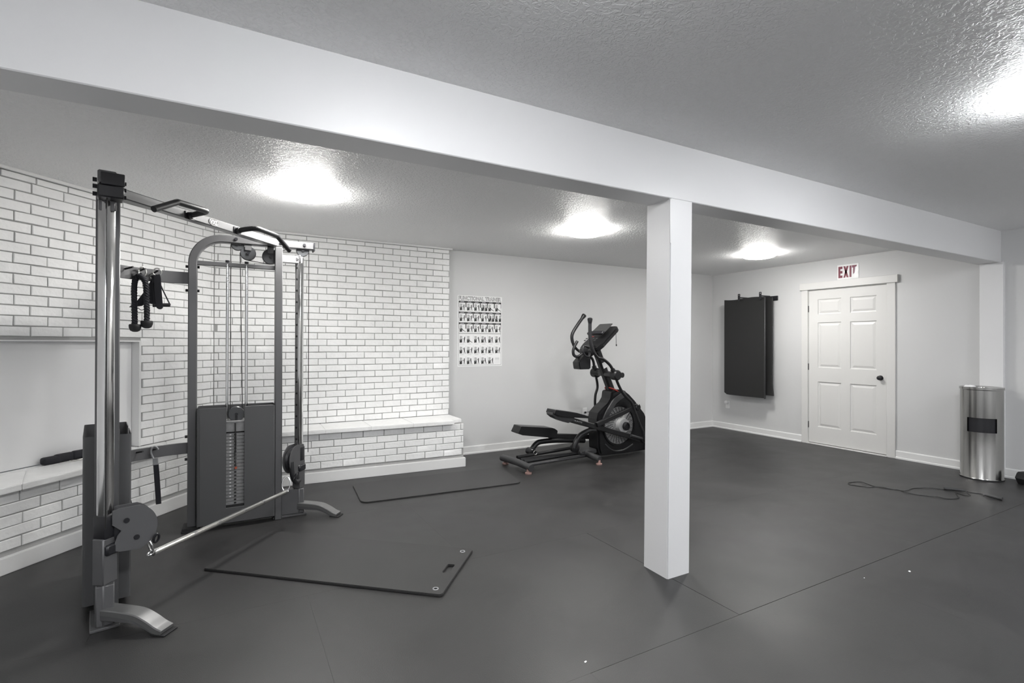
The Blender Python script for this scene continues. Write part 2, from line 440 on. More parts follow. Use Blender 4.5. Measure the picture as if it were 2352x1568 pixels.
while zz-HBH > .06:
    rows.append((zz-HBH/2, HBH, course(0, LR, LR-(.23 if k % 2 == 0 else .105)+random.uniform(-.008, .008), .205))); zz -= HBH; k += 1
lay(HT, HK, h1, n1, rows)
rows = []; zz = .463; k = 0
while zz-HBH > .06:
    rows.append((zz-HBH/2, HBH, course(0, HL, (.05 if k % 2 else .16)+random.uniform(-.01, .01), .222))); zz -= HBH; k += 1
lay(HT, HK, HD, n2, rows)
# cap stones
t = 0.0; caps = []
bis = (n1+n2).normalized(); OV = .04
kk = HK+bis*(OV/bis.dot(n1)); wk = Vector((KX, KY, 0))
cuts = [0, .46, .90, 1.33, 1.76, 2.205]
wallY = KY-.003
def capstone(poly):
    b = NB(); prism(b, [(q.x, q.y) for q in poly], (0, 0, .465), (1, 0, 0), (0, 1, 0), .039, .004); obj('cap_stone', b, M['brick'], HT)
fr = [kk+h1*((2.088-kk.x)*c/2.205) for c in cuts]
for i in range(5):
    a, c = fr[i], fr[i+1]; g = .0003
    pa = wk+Vector((.002, -.002, 0)) if i == 0 else Vector((a.x+.01, wallY, 0)); pc = Vector((c.x+.01, wallY, 0))
    if i == 4: capstone([a+h1*g, c, c+Vector((.006, .085, 0)), c+Vector((.125, .105, 0)), Vector((2.212, wallY, 0)), pa+Vector((g, 0, 0))])
    else: capstone([a+h1*g, c-h1*g, pc-Vector((g, 0, 0)), pa+Vector((g, 0, 0))])
for i in range(5):
    a = kk+HD*(.5*i); c = kk+HD*(.5*i+.4995); wa = wk+DD*(.5*i)+DN*.002; wc = wk+DD*(.5*i+.4995)+DN*.002
    capstone([c, a, wa, wc])
capstone([wk+DD*(TL-.08)+DN*.001, wk+DD*.738+DN*.001, wk+DD*.738-DN*.071, wk+DD*(TL-.08)-DN*.071])

# --- baseboards
def baseboard(name, p0, p1, nrm, label):
    p0, p1, nrm = Vector(p0), Vector(p1), Vector(nrm); L = (p1-p0).length; ax = (p1-p0).normalized()
    prof = [(0, 0), (.020, 0), (.020, .016), (.013, .022), (.013, .086), (.009, .095), (0, .095)]
    b = NB(); a = nrm; c = Vector((0, 0, 1)); ring = []
    for p in (p0, p1): ring.append([b.verts.new(p+a*x+c*y) for x, y in prof])
    for i in range(len(prof)): b.faces.new((ring[0][i], ring[0][(i+1) % 7], ring[1][(i+1) % 7], ring[1][i]))
    b.faces.new(ring[0][::-1]); b.faces.new(ring[1])
    tag(obj(name, b, M['trim'], smooth=20), label, 'baseboard', kind='structure')
baseboard('baseboard_back', (2.225, YB, 0), (XR, YB, 0), (0, -1, 0), 'white baseboard along the back wall behind the elliptical')
baseboard('baseboard_right', (XR, 4.118, 0), (XR, YB-.013, 0), (-1, 0, 0), 'white baseboard under the hanging mats')
baseboard('baseboard_right_middle', (XR, 2.236, 0), (XR, 3.003, 0), (-1, 0, 0), 'white baseboard between the door and the steel bin')
baseboard('baseboard_right_front', (XR, YN, 0), (XR, 2.049, 0), (-1, 0, 0), 'white baseboard right of the steel bin')

# --- door
b = NB(); bx(b, XR+.006, XR+.040, 3.097, 3.098, .02, 2.03)
DX = 6.790   # door face
cols = [(3.615, 3.908), (3.211, 3.508)]; prow = [(1.72, 1.918), (1.018, 1.612), (.238, .833)]
b = NB()
holes = [[(-y1, z0), (-y0, z0), (-y0, z1), (-y1, z1)] for y0, y1 in cols for z0, z1 in prow]
prism(b, [(-4.028, .022), (-3.099, .022), (-3.099, 2.036), (-4.028, 2.036)], (DX+.035, 0, 0), (0, -1, 0), (0, 0, 1), .035, 0, holes)
DOOR = structure('door_1', b, M['door'], 'white six panel exit door with black knob and black hinges', smooth=20)
def door_panel(y0, y1, z0, z1):
    b = NB(); loops = []
    for ins, dep in ((0, .0), (.004, .009), (.016, .011), (.042, .003), (.046, .003)):
        loops.append([b.verts.new((DX+dep, y, z)) for y, z in ((y0+ins, z0+ins), (y1-ins, z0+ins), (y1-ins, z1-ins), (y0+ins, z1-ins))])
    for i in range(len(loops)-1):
        for k in range(4): b.faces.new((loops[i][k], loops[i][(k+1) % 4], loops[i+1][(k+1) % 4], loops[i+1][k]))
    b.faces.new(loops[-1])
    obj('door_panel', b, M['door'], DOOR, smooth=8)
for y0, y1 in cols:
    for z0, z1 in prow: door_panel(y0, y1, z0, z1)
for zc in (1.797, 1.025, .254):
    b = NB(); cyl(b, (DX-.004, 4.033, zc-.043), (DX-.004, 4.033, zc+.043), .0065, 10); bx(b, DX-.003, DX+.002, 4.026, 4.04, zc-.043, zc+.043)
    obj('hinge', b, M['black'], DOOR, label='black hinge')
b = NB(); lathe(b, [(.0, 0), (.030, 0), (.030, .005), (.012, .008), (.012, .02), (.022, .025), (.027, .034), (.024, .043), (.012, .048), (0, .048)], (DX, 3.167, .926), (-1, 0, 0), 24)
obj('door_knob', b, M['black'], DOOR, label='round black knob')
b = NB(); bx(b, XR-.018, XR+.01, 4.032, 4.116, 0, 2.05, .002)
CAS = tag(obj('trim_1', b, M['door'], smooth=20), 'white door casing with overhanging header board', 'trim', kind='structure')
b = NB(); bx(b, XR-.018, XR+.01, 3.005, 3.095, 0, 2.05, .002); obj('side_casing', b, M['door'], CAS)
b = NB(); bx(b, XR-.032, XR+.01, 2.976, 4.134, 2.05, 2.142, .002); obj('header_board', b, M['door'], CAS)
b = NB(); bx(b, XR-.005, XR+.06, 4.030, 4.066, 0, 2.062, .001); bx(b, XR-.005, XR+.06, 3.06, 3.097, 0, 2.062, .001); bx(b, XR-.002, XR+.06, 3.06, 4.066, 2.039, 2.062, .001); obj('door_jamb', b, M['door'], CAS)
b = NB(); bx(b, XR-.03, XR+.05, 3.09, 4.04, 0, .014, .003); obj('threshold', b, M['door'], CAS)

# ------------------------------------------------------------------ ceiling lamps
def ceiling_light(x, y, zc, label, glass='glass'):
    t = thing('ceiling_light', label, 'lamp', (x, y, zc), group='dome lights on the ceiling')
    b = NB(); lathe(b, [(0, 0), (.175, 0), (.175, -.006), (0, -.006)], (x, y, zc), n=40); obj('base_ring', b, M['white'], t)
    b = NB(); n = 12; R = .2; D = .055
    lathe(b, [(R*cos(pi/2*k/n)**.75, -.005-D*sin(pi/2*k/n)**.9) for k in range(n+1)], (x, y, zc), n=40); obj('glass_dome', b, M[glass], t, smooth=60)
ceiling_light(.475, 3.94, ZC, 'glowing dome ceiling light above the cable machine, left of the column')
ceiling_light(3.00, 3.94, ZC, 'glowing dome ceiling light above the elliptical machine, just left of the column')
ceiling_light(5.62, 3.94, ZC, 'glowing dome ceiling light nearest the exit door, right of the column')
ceiling_light(.72, .85, ZF, 'dome ceiling light in front of the beam, outside the frame over the camera', 'glass2')
ceiling_light(3.20, .76, ZF, 'dome ceiling light in front of the beam, just outside the right edge', 'glass2')
ceiling_light(5.62, -.3, ZF, 'dome ceiling light in front of the beam, far right outside the frame', 'glass2')
ceiling_light(-.85, -.55, ZF, 'added fill dome light behind the camera, nearer the left wall', 'glass2')  # unseen lamp, added to brighten the beam, column and ceiling at front left
ceiling_light(3.20, -1.7, ZF, 'added fill dome light behind the camera, nearer the right wall', 'glass2')  # second added lamp, lifts the light in the front of the room

# ------------------------------------------------------------------ cable machine (local frame: x' along the front, y' to the rear)
TH = radians(52.081); HWD = .7973; MO = Vector((-.022, 3.641, 0))
FT = thing('cable_machine', 'grey corner cable machine with two weight stacks before the brick wall', 'exercise machine', MO, TH)
UD = Vector((-cos(TH), sin(TH), 0)); UN = Vector((-sin(TH), -cos(TH), 0))
UDS = {1: UD, -1: Vector((-cos(radians(48.3)), sin(radians(48.3)), 0))}
UNS = {1: UN, -1: Vector((-sin(radians(48.3)), -cos(radians(48.3)), 0))}
def U(side, s, n, z):
    p = Vector((HWD, 0, 0))+UDS[side]*s+UNS[side]*n
    return Vector((p.x*side, p.y, z))
def ubox(b, side, s0, s1, n0, n1, z0, z1, bevel=.003):
    """box aligned with a stack's own plane"""
    d = Vector((UDS[side].x*side, UDS[side].y, 0)); nn = Vector((UNS[side].x*side, UNS[side].y, 0)); c = U(side, (s0+s1)/2, (n0+n1)/2, (z0+z1)/2)
    rot = Matrix((d, nn, d.cross(nn))).transposed()
    box(b, c, (abs(s1-s0), abs(n1-n0), abs(z1-z0)), rot, bevel)
def part(name, b, m, p=FT, label=None, smooth=38): return obj(name, b, M[m], p, world=False, smooth=smooth, label=label)
def udisc(b, side, s, z, n0, n1, r, k=24, groove=True):
    a = U(side, s, n0, z); c = U(side, s, n1, z); ax = (c-a); L = ax.length
    if groove: lathe(b, [(0, 0), (r*.93, 0), (r, L*.12), (r, L*.28), (r*.86, L*.5), (r, L*.72), (r, L*.88), (r*.93, L), (0, L)], a, ax, k)
    else: lathe(b, [(0, 0), (r, 0), (r, L), (0, L)], a, ax, k)
PLATE = None
for side in (1, -1):
    sd = side
    # frame tubes
    path = fillet([U(sd, .705, 0, .03), U(sd, .705, 0, 2.0845), U(sd, -.097, 0, 2.0845)], .19, 12)
    b = NB(); nn = Vector((UNS[sd].x*sd, UNS[sd].y, 0)); sweep(b, path, rrect(.055, .07, .006), up=nn); part('arch_tube', b, 'grey')
    b = NB(); ubox(b, sd, -.108, -.096, -.04+(.018 if sd < 0 else 0), .046+(.018 if sd < 0 else 0), 2.047, 2.112-(.008 if sd < 0 else 0), .003); part('end_cap', b, 'black')
    b = NB(); ubox(b, sd, .126, .176, -.015 if sd > 0 else -.04, .085 if sd > 0 else .055, .0, 2.05, .005); part('front_upright', b, 'grey')
    b = NB(); ubox(b, sd, .165, .69, .0, .03, 1.882, 1.913, .003); part('guide_bar', b, 'grey')
    b = NB(); ubox(b, sd, .165, .69, -.03, .03, .012, .072, .004); part('base_tube', b, 'grey')
    b = NB(); ubox(b, sd, .66, .76, -.07, .07, .012, .03, .003); ubox(b, sd, .655, .765, -.075, .075, 0, .014, .002); part('rear_pad', b, 'rubber')
    b = NB(); ubox(b, sd, -.02, .125, -.03, .03, 1.945, 2.0, .003); part('upper_bracket', b, 'silver' if sd > 0 else 'grey')  # far bracket gets a lighter paint for the brighter light on it
    b = NB(); ubox(b, sd, -.035, .175, -.035, .035, .012, .20, .005); part('lower_bracket', b, 'grey')
    b = NB(); ubox(b, sd, -.05, .185, -.055, .055, 0, .013, .002); part('base_plate', b, 'grey')
    # tower
    tx = HWD*sd
    b = NB(); box(b, (tx, 0, 1.205), (.055, .046, 1.58), None, .008, 2); tw = part('tower_post', b, 'chrome', label='chrome slider post')
    b = NB(); cyl(b, (tx-sd*.0272, .004, 1.91), (tx-sd*.0284, .004, 1.91), .008, 10); h = part('pin_hole', b, 'dark', tw)
    for k in range(1, 17):
        h2 = bpy.data.objects.new('pin_hole', h.data); link(h2, tw); h2.location = (0, 0, -.0885*k)
    b = NB(); box(b, (tx-sd*.0235, 0.0, 1.98), (.012, .05, .06), None, .003); cyl(b, (tx-sd*.03, 0, 1.975), (tx-sd*.042, 0, 1.975), .012, 8); part('top_clamp', b, 'grey', tw)
    b = NB(); box(b, (tx, .0, .31), (.076, .062, .215), None, .005); part('lower_sleeve', b, 'grey', label='grey sleeve at the foot of the post')
    b = NB(); box(b, (tx, .0, .11), (.062, .05, .2), None, .005); part('post_base', b, 'grey')
    # front foot
    fp = spline([(tx, .0, .078), (tx, -.10, .076), (tx, -.185, .070), (tx, -.245, .048), (tx, -.295, .022), (tx, -.33, .010)], 6)
    b = NB(); sc = [1-.25*i/(len(fp)-1) for i in range(len(fp))]
    sweep(b, fp, rrect(.074, .03, .004), up=(0, 0, 1)); part('front_foot', b, 'foot', label='light grey curved floor foot')
    b = NB(); sp = [Vector((tx+q, p[1], p[2])) for q in (0,) for p in fp]
    for q in (-.035, .035):
        pts = [(p.x+q, p.y, p.z-.012) for p in fp[:-6]]
        sweep(b, pts, rrect(.004, .045, .001), up=(0, 0, 1), scales=[1-.75*i/len(pts) for i in range(len(pts))])
    part('foot_flange', b, 'grey')
    b = NB(); box(b, (tx, -.315, .004), (.078, .075, .007), None, .002); part('foot_pad', b, 'rubber')
    # shroud round the weight stack: wraps the corners, open slot in front
    b = NB(); N0, N1, T = .105, -.085, .004
    out = [(.665, N0-.03), (.66, N0-.012), (.645, N0)]
    ubox(b, sd, .493, .655, N0-T, N0, .04, .865, .001); ubox(b, sd, .186, .378, N0-T, N0, .04, .868, .001); ubox(b, sd, .376, .495, N0-T, N0, .04, .147, .001)
    rim = [U(sd, .655, N0-T/2, 0), U(sd, .672, N0-T/2, 0), U(sd, .672, N0-.03, 0), U(sd, .672, N1, 0), U(sd, .176, N1, 0), U(sd, .176, N0-.02, 0), U(sd, .176, N0-T/2, 0), U(sd, .19, N0-T/2, 0)]
    rr = fillet(rim, .014, 4); vs0 = [b.verts.new(Vector((p.x, p.y, .04))) for p in rr]; vs1 = [b.verts.new(Vector((p.x, p.y, .866))) for p in rr]
    for i in range(len(rr)-1): b.faces.new((vs0[i], vs0[i+1], vs1[i+1], vs1[i]))
    part('stack_shroud', b, 'shroud', label='dark sheet metal shroud around the weights', smooth=30)
    # weight stack
    stk = None
    b = NB(); ubox(b, sd, .345, .526, -.05, .085, .10, .158, .003); stk = part('weight_stack', b, 'rubber')
    for k in range(21):
        z0 = .160+.0247*k
        if PLATE is None or k == 0:
            b = NB(); ubox(b, sd, .345, .526, -.05, .085, .160, .160+.0228, .0018); pl = part('weight_plate', b, 'plate', stk, smooth=0); PLATE = pl
        else:
            pl2 = bpy.data.objects.new('weight_plate', PLATE.data); link(pl2, stk); pl2.location = (0, 0, .0247*k)
    b = NB()
    for k in range(21): ubox(b, sd, .428, .443, .083, .0857, .166+.0247*k, .178+.0247*k, .0)
    part('pin_hole_row', b, 'dark', stk, smooth=0)
    b = NB()
    for k in range(2, 21): ubox(b, sd, .461, .472, .083, .0856, .1685+.0247*k, .175+.0247*k, .0)
    part('plate_stickers', b, 'inkt', stk, smooth=0)
    PLATE = None
    b = NB(); ubox(b, sd, .345, .526, -.05, .09, .684, .758, .004); ubox(b, sd, .33, .54, -.055, .092, .752, .764, .002); part('top_block', b, 'plate', stk)
    b = NB(); cyl(b, U(sd, .432, .085, .43), U(sd, .432, .11, .43), .005, 12); cyl(b, U(sd, .432, .105, .43), U(sd, .432, .118, .43), .0085, 12); part('selector_pin', b, 'orange', stk, label='orange selector pin')
    cd = spline([U(sd, .436, .094, .75), U(sd, .434, .098, .60), U(sd, .437, .10, .52), U(sd, .43, .118, .44)], 5)
    b = NB(); tube(b, cd, .0045, 6); part('pin_cord', b, 'cable', stk)
    for s in (.366, .49):
        b = NB(); cyl(b, U(sd, s, .02, .08), U(sd, s, .02, 1.905), .0105, 12); part('guide_rod', b, 'chrome', label='chrome guide rod')
        b = NB(); cyl(b, U(sd, s, .015, 1.91), U(sd, s, .015, 1.93), .014, 8); part('rod_nut', b, 'black')
    # pulleys and cable
    def pulley(s, z, r, n=.0, bracket=True):
        b = NB(); udisc(b, sd, s, z, n-.014, n+.014, r); p = part('pulley', b, 'pulley')
        b = NB(); udisc(b, sd, s, z, n-.02, n+.022, .011, 10, False); part('axle_bolt', b, 'black', p)
        if bracket:
            b = NB(); ubox(b, sd, s-.022, s+.022, n-.024, n-.018, z-.005, 2.06, .001); ubox(b, sd, s-.022, s+.022, n-.024, n+.024, 2.052, 2.058, 0); ubox(b, sd, s-.022, s+.022, n+.018, n+.024, z+.02, 2.06, .001); part('pulley_bracket', b, 'grey', p)
    pulley(.429, .81, .054, .05, False)
    b = NB(); ubox(b, sd, .42, .438, .035, .065, .758, .80, .002); part('pulley_yoke', b, 'black')
    pulley(.425, 2.055, .045); pulley(.356, 1.995, .053); pulley(.205, 1.983, .058); pulley(-.022, 2.05, .047, 0, False)
    b = NB(); r = .003
    tube(b, [U(sd, .469, .05, .81), U(sd, .469, .0, 2.05)], r, 6); tube(b, [U(sd, .390, .05, .81), U(sd, .4085, 0, 1.995)], r, 6)
    tube(b, [U(sd, .356, 0, 1.943), U(sd, .205, 0, 1.926)], r, 6); tube(b, [U(sd, .16, 0, 2.02), U(sd, -.02, 0, 2.097)], r, 6)
    tube(b, [U(sd, -.068, 0, 2.05), U(sd, -.068, .0, .47)], r, 6); part('cable', b, 'cable', label='thin black steel cable')
    # bolts on the frame
    b = NB()
    for s, z in ((.435, 2.088), (.135, 2.09), (-.03, 2.088)): cyl(b, U(sd, s, .034, z), U(sd, s, .045, z), .011, 8)
    for z in (1.70, 1.87, .50, .66): cyl(b, U(sd, .665, -.01, z), U(sd, .75, -.01, z), .010, 8)
    part('frame_bolts', b, 'black')
# top guard box of the near tower pulley
b = NB(); ubox(b, -1, -.099, .0, -.036, .062, 1.992, 2.05, .006); gd = part('pulley_guard', b, 'black')
b = NB()
for z in (2.075, 2.045, 2.01): cyl(b, U(-1, -.05, -.036, z), U(-1, -.05, -.052, z), .010, 8); cyl(b, U(-1, -.05, .062, z), U(-1, -.05, .071, z), .009, 8)
gd2 = part('guard_nuts', b, 'black', gd)
# crossbeam with maker's badge and pull-up grips
b = NB(); box(b, (0, .115, 2.082), (1.32, .06, .052), None, .005); CB = part('crossbeam', b, 'beamgrey', label='grey crossbeam joining both towers')
b = NB(); lathe(b, [(0, 0), (1, 0), (1, .002), (0, .002)], (0, 0, 0), (0, -1, 0), 32)
bmesh.ops.scale(b, vec=(.042, 1, .0245), verts=b.verts[:]); bmesh.ops.translate(b, vec=(-.012, .0852, 2.082), verts=b.verts[:]); BD = part('badge', b, 'ink', CB, 'oval black badge with white letters')
b = NB(); text_fit(b, 'VXS', (-.012-.031, .0827, 2.068), (1, 0, 0), (0, 0, 1), .062, .028, .02)
ring = [( .0385*cos(a*pi/16)-.012, .0828, .0215*sin(a*pi/16)+2.082) for a in range(32)]
tube(b, ring, .0012, 5, True); part('badge_lettering', b, 'white', BD, smooth=0)
for sd, x0 in ((-1, -.205), (1, .2)):
    pts = [(x0, .088, 2.075), (x0+sd*.005, .02, 2.085), (x0+sd*.012, -.05, 2.092), (x0+sd*.235, -.05, 2.086), (x0+sd*.385, -.05, 2.008)]
    b = NB(); tube(b, fillet(pts, .035, 6), .0165, 14); gp = part('pull_up_grip', b, 'foam', label='bent black pull-up grip')
    b = NB(); box(b, (x0, .083, 2.075), (.07, .006, .045), None, .002); cyl(b, (x0, .086, 2.075), (x0, .06, 2.078), .021, 12); part('grip_flange', b, 'black', gp)
# curved accessory rails with pegs
RA, CY0 = .446, .298
def rail_pt(a, r=RA, z=0): return Vector((r*sin(a), CY0+r*cos(a), z))
for z0, z1, pegs in ((1.745, 1.828, (.013, .225, .44)), (.542, .62, (.2, .425))):
    b = NB(); pts = [rail_pt(a*52.0/20*pi/180, RA, (z0+z1)/2) for a in range(-20, 21)]
    pts = [Vector((-.318, .555, (z0+z1)/2)), Vector((-.20, .651, (z0+z1)/2))]+pts[16:]
    sweep(b, pts, rrect(.014, z1-z0, .002), up=(0, 0, 1)); rl = part('accessory_rail', b, 'grey', label='curved grey rail with hanging pegs')
    for a in pegs:
        p = rail_pt(a, RA-.004, z1-.022); q = rail_pt(a, RA-.066, z1-.010)
        b = NB(); cyl(b, p, q, .006, 10); part('peg', b, 'rubber', rl)
# pulley carriages on the posts
for sd, ang, a0 in ((-1, radians(20)-TH, .02), (1, radians(-130)-TH, -.02)):
    tx = HWD*sd; zc = .437
    b = NB(); box(b, (tx, 0, zc+.03), (.066, .066, .11), None, .008, 2); box(b, (tx+(.012 if sd < 0 else -.012), -.02, zc-.075), (.085, .05, .05), None, .008); cg = part('pulley_carriage', b, 'black', label='sliding black pulley carriage')
    d = Vector((cos(ang), sin(ang), 0)); pn = Vector((d.y, -d.x, 0)); up = Vector((0, 0, 1))
    R = .115
    prof = [(a0, -.085), (a0+.03, -.098)]+[(a0+.066+R*cos(t), R*sin(t)) for t in [radians(-68+k*8.5) for k in range(17)]]+[(a0+.03, .108), (a0, .10), (a0, .035), (a0+.035, .0), (a0+.02, -.02)]
    for off in (.026, -.032):
        b = NB(); o = Vector((tx, 0, zc))+pn*off
        prism(b, prof, o, d, up, .006, .0015); part('guard_plate', b, 'grey', cg)
        if off > 0:
            b = NB()
            for x, z in ((a0+.055, .045), (a0+.095, -.045)): cyl(b, o+d*x+up*z+pn*.0, o+d*x+up*z+pn*.012, .012, 10)
            part('guard_bolt', b, 'black', cg)
    b = NB(); c = Vector((tx, 0, zc))+d*(a0+.085); lathe(b, [(0, -.02), (.075, -.02), (.088, -.014), (.076, 0), (.088, .014), (.075, .02), (0, .02)], c, pn, 28); part('carriage_pulley', b, 'black', cg)
    b = NB(); pts = [Vector((tx, 0, .50))-d*0+Vector((0, -.03, .0)), Vector((tx, 0, zc))+d*(a0+.02)+Vector((0, 0, .09))]
    tube(b, pts, .006, 8); part('cable_sleeve', b, 'black', cg)
    if sd > 0:
        q = Vector((tx, 0, 0)); pts = [q+Vector((-.13, -.02, .43)), q+Vector((-.13, -.03, .33)), q+Vector((-.10, -.035, .275)), q+Vector((-.045, -.03, .27))]
        b = NB(); tube(b, spline(pts, 6), .0185, 12); part('lift_grip', b, 'foam', cg, 'black foam lift grip')

# straight chrome bar clipped between the two carriages
CBAR = thing('straight_bar', 'long polished chrome bar clipped low between the two pulley carriages', 'bar', FT.location+Vector((0, 0, 0)), TH)
def lpart(root, name, b, m, label=None, smooth=38): return obj(name, b, M[m], root, world=False, smooth=smooth, label=label)
A, B = Vector((-.632, -.1, .283)), Vector((.474, -.1, .266)); ax = (B-A).normalized()
b = NB(); cyl(b, A, B, .0145, 18)
lpart(CBAR, 'bar_tube', b, 'bar')
for t in (.006, .235, .40, .60, .765, .994):
    c = A.lerp(B, t); b = NB(); cyl(b, c-ax*.012, c+ax*.012, .0158, 18); lpart(CBAR, 'bar_collar', b, 'chrome')
def ring_at(root, c, d, L, r, name='snap_hook', m='chrome'):
    d = d.normalized(); a, bb = frame(d); b = NB()
    pts = [c+d*(L/2*cos(t))+a*(L*.27*sin(t)) for t in [2*pi*k/20 for k in range(20)]]
    tube(b, pts, r, 7, True); lpart(root, name, b, m)
ring_at(CBAR, A+Vector((-.012, .0, .005)), Vector((1, 0, .3)), .045, .004, 'eye_loop')
ring_at(CBAR, A+Vector((-.02, .0, .04)), Vector((-.25, .1, 1)), .075, .0042)
ring_at(CBAR, A+Vector((-.022, -.035, .082)), Vector((-.1, -.3, 1)), .045, .006, 'swivel_link', 'black')
ring_at(CBAR, B+Vector((.006, 0, .0)), Vector((1, 0, .6)), .04, .004, 'eye_loop')
ring_at(CBAR, B+Vector((.02, .01, .05)), Vector((.25, .1, 1)), .1, .0042)
ring_at(CBAR, B+Vector((.04, -.05, .10)), Vector((.3, -.3, 1)), .045, .006, 'swivel_link', 'black')

# ------------------------------------------------------------------ attachments hanging on the pegs (world coordinates)
CAMP = Vector((0, 0, CAMH))
def push(p, k): return CAMP+(Vector(p)-CAMP)*k
RP = thing('triceps_rope', 'black braided triceps rope with two rubber ends hanging from a peg', 'rope', (-.53, 4.13, 1.78))
K = 1.008
def braid(pts, r, name):
    c = spline([push(p, K) for p in pts], 8); b = NB(); n = len(c); tot = 0; acc = [0]
    for i in range(1, n): tot += (c[i]-c[i-1]).length; acc.append(tot)
    for ph in range(3):
        line = []
        for i, p in enumerate(c):
            d = (c[min(i+1, n-1)]-c[max(i-1, 0)]).normalized(); a, e = frame(d, Vector((0, 1, 0))); t = acc[i]/.052*2*pi+ph*2*pi/3
            line.append(p+(a*cos(t)+e*sin(t))*r*.52)
        tube(b, line, r*.62, 8)
    return obj(name, b, M['web'], RP)
braid([(-.530, 4.097, 1.769), (-.545, 4.095, 1.742), (-.551, 4.095, 1.706), (-.552, 4.095, 1.633), (-.55, 4.095, 1.56), (-.549, 4.095, 1.488), (-.548, 4.095, 1.43)], .016, 'rope_strand')
braid([(-.523, 4.077, 1.769), (-.503, 4.08, 1.747), (-.489, 4.081, 1.715), (-.486, 4.082, 1.653), (-.484, 4.082, 1.58), (-.482, 4.082, 1.526), (-.483, 4.082, 1.455)], .016, 'rope_strand')
for c in ((-.545, 4.085, 1.448), (-.484, 4.093, 1.472)):
    b = NB(); lathe(b, [(0, 0), (.031, 0), (.035, -.006), (.034, -.022), (.027, -.042), (.013, -.050), (0, -.051)], push(c, K), (0, 0, 1), 20); obj('rubber_end', b, M['rubber'], RP)
b = NB(); pd = WM['cable_machine'].to_3x3() @ Vector((-sin(.225), -cos(.225), 0)); pm = WM['cable_machine'] @ rail_pt(.225, RA-.04, 1.811); pa_ = pd.cross(Vector((0, 0, 1)))
o = pm+Vector((0, 0, -.016)); pts = [o+pa_*(.024*sin(t))+Vector((0, 0, .034*cos(t))) for t in [2*pi*k/18 for k in range(18)]]; tube(b, pts, .0062, 8, True)
cyl(b, o+Vector((-.017, 0, -.046)), o+Vector((.014, 0, -.046)), .009, 10); obj('steel_clip', b, M['white'] if False else M['bar'], RP, label='bright steel clip')
def strap(b, pts, wd, th=.004, up=(0, -1, 0)):
    sweep(b, spline(pts, 6), rrect(wd, th, .001), up=up)
HS = thing('handle_strap', 'black nylon single handle strap hanging from the peg right of the rope', 'handle', (-.44, 4.17, 1.79))
for dx, yy, wd in ((0, 4.158, .04), (-.016, 4.178, .036)):
    b = NB(); strap(b, [(-.440+dx, yy, 1.785), (-.434+dx, yy, 1.76), (-.430+dx, yy, 1.68), (-.424+dx, yy, 1.60), (-.421+dx, yy, 1.575)], wd); obj('strap', b, M['web'], HS)
b = NB(); tube(b, spline([(-.43, 4.168, 1.76), (-.41, 4.17, 1.70), (-.366, 4.178, 1.592)], 5), .0042, 7); tube(b, [(-.366, 4.178, 1.595), (-.368, 4.178, 1.575)], .006, 7); obj('side_cord', b, M['web'], HS)
b = NB(); cyl(b, (-.462, 4.168, 1.580), (-.368, 4.178, 1.586), .0125, 14); obj('hand_grip', b, M['foam'], HS)
b = NB(); cyl(b, (-.421, 4.15, 1.573), (-.421, 4.176, 1.573), .019, 16); obj('strap_fold', b, M['web'], HS)
b = NB(); o = Vector((-.436, 4.172, 1.806)); tube(b, [o+Vector((.024*sin(t), .004*sin(t), .026*cos(t))) for t in [2*pi*k/16 for k in range(16)]], .0035, 7, True); obj('steel_ring', b, M['bar'], HS, label='bright steel ring')
AS = thing('ankle_strap', 'black padded strap folded behind the rope', 'strap', (-.50, 4.20, 1.76))
b = NB(); prism(b, [(.0, .12), (-.04, .035), (-.085, -.04), (-.13, -.082), (-.06, -.07), (-.03, -.05), (.03, -.062), (.02, .03), (.03, .11)], (-.465, 4.205, 1.645), (1, -.08, 0), (0, 0, 1), .02, .003); obj('strap_pad', b, M['web'], AS)
b = NB(); tube(b, spline([(-.545, 4.19, 1.562), (-.527, 4.193, 1.547), (-.508, 4.195, 1.556), (-.50, 4.195, 1.575)], 5), .0025, 6); obj('wire_loop', b, M['black'], AS)
b = NB(); o = Vector((-.465, 4.199, 1.775)); tube(b, [o+Vector((.014*sin(t), .0, .014*cos(t))) for t in [2*pi*k/14 for k in range(14)]], .003, 6, True); obj('d_ring', b, M['bar'], AS)
LS = thing('hanging_strap', 'dark flat strap with steel hook hanging from the lower rail over the hearth bricks', 'strap', (-.45, 4.19, .59))
b = NB(); sweep(b, [(-.441, 4.19, .505), (-.434, 4.191, .40), (-.425, 4.193, .23)], rrect(.031, .012, .003), up=(0, -1, 0)); obj('strap', b, M['web'], LS)
b = NB(); sweep(b, [(-.441, 4.19, .50), (-.443, 4.188, .545)], rrect(.03, .014, .003), up=(0, -1, 0)); tube(b, spline([(-.453, 4.188, .54), (-.468, 4.187, .585), (-.460, 4.185, .618), (-.441, 4.184, .624), (-.428, 4.186, .602)], 5), .006, 8); obj('steel_hook', b, M['silver'], LS)
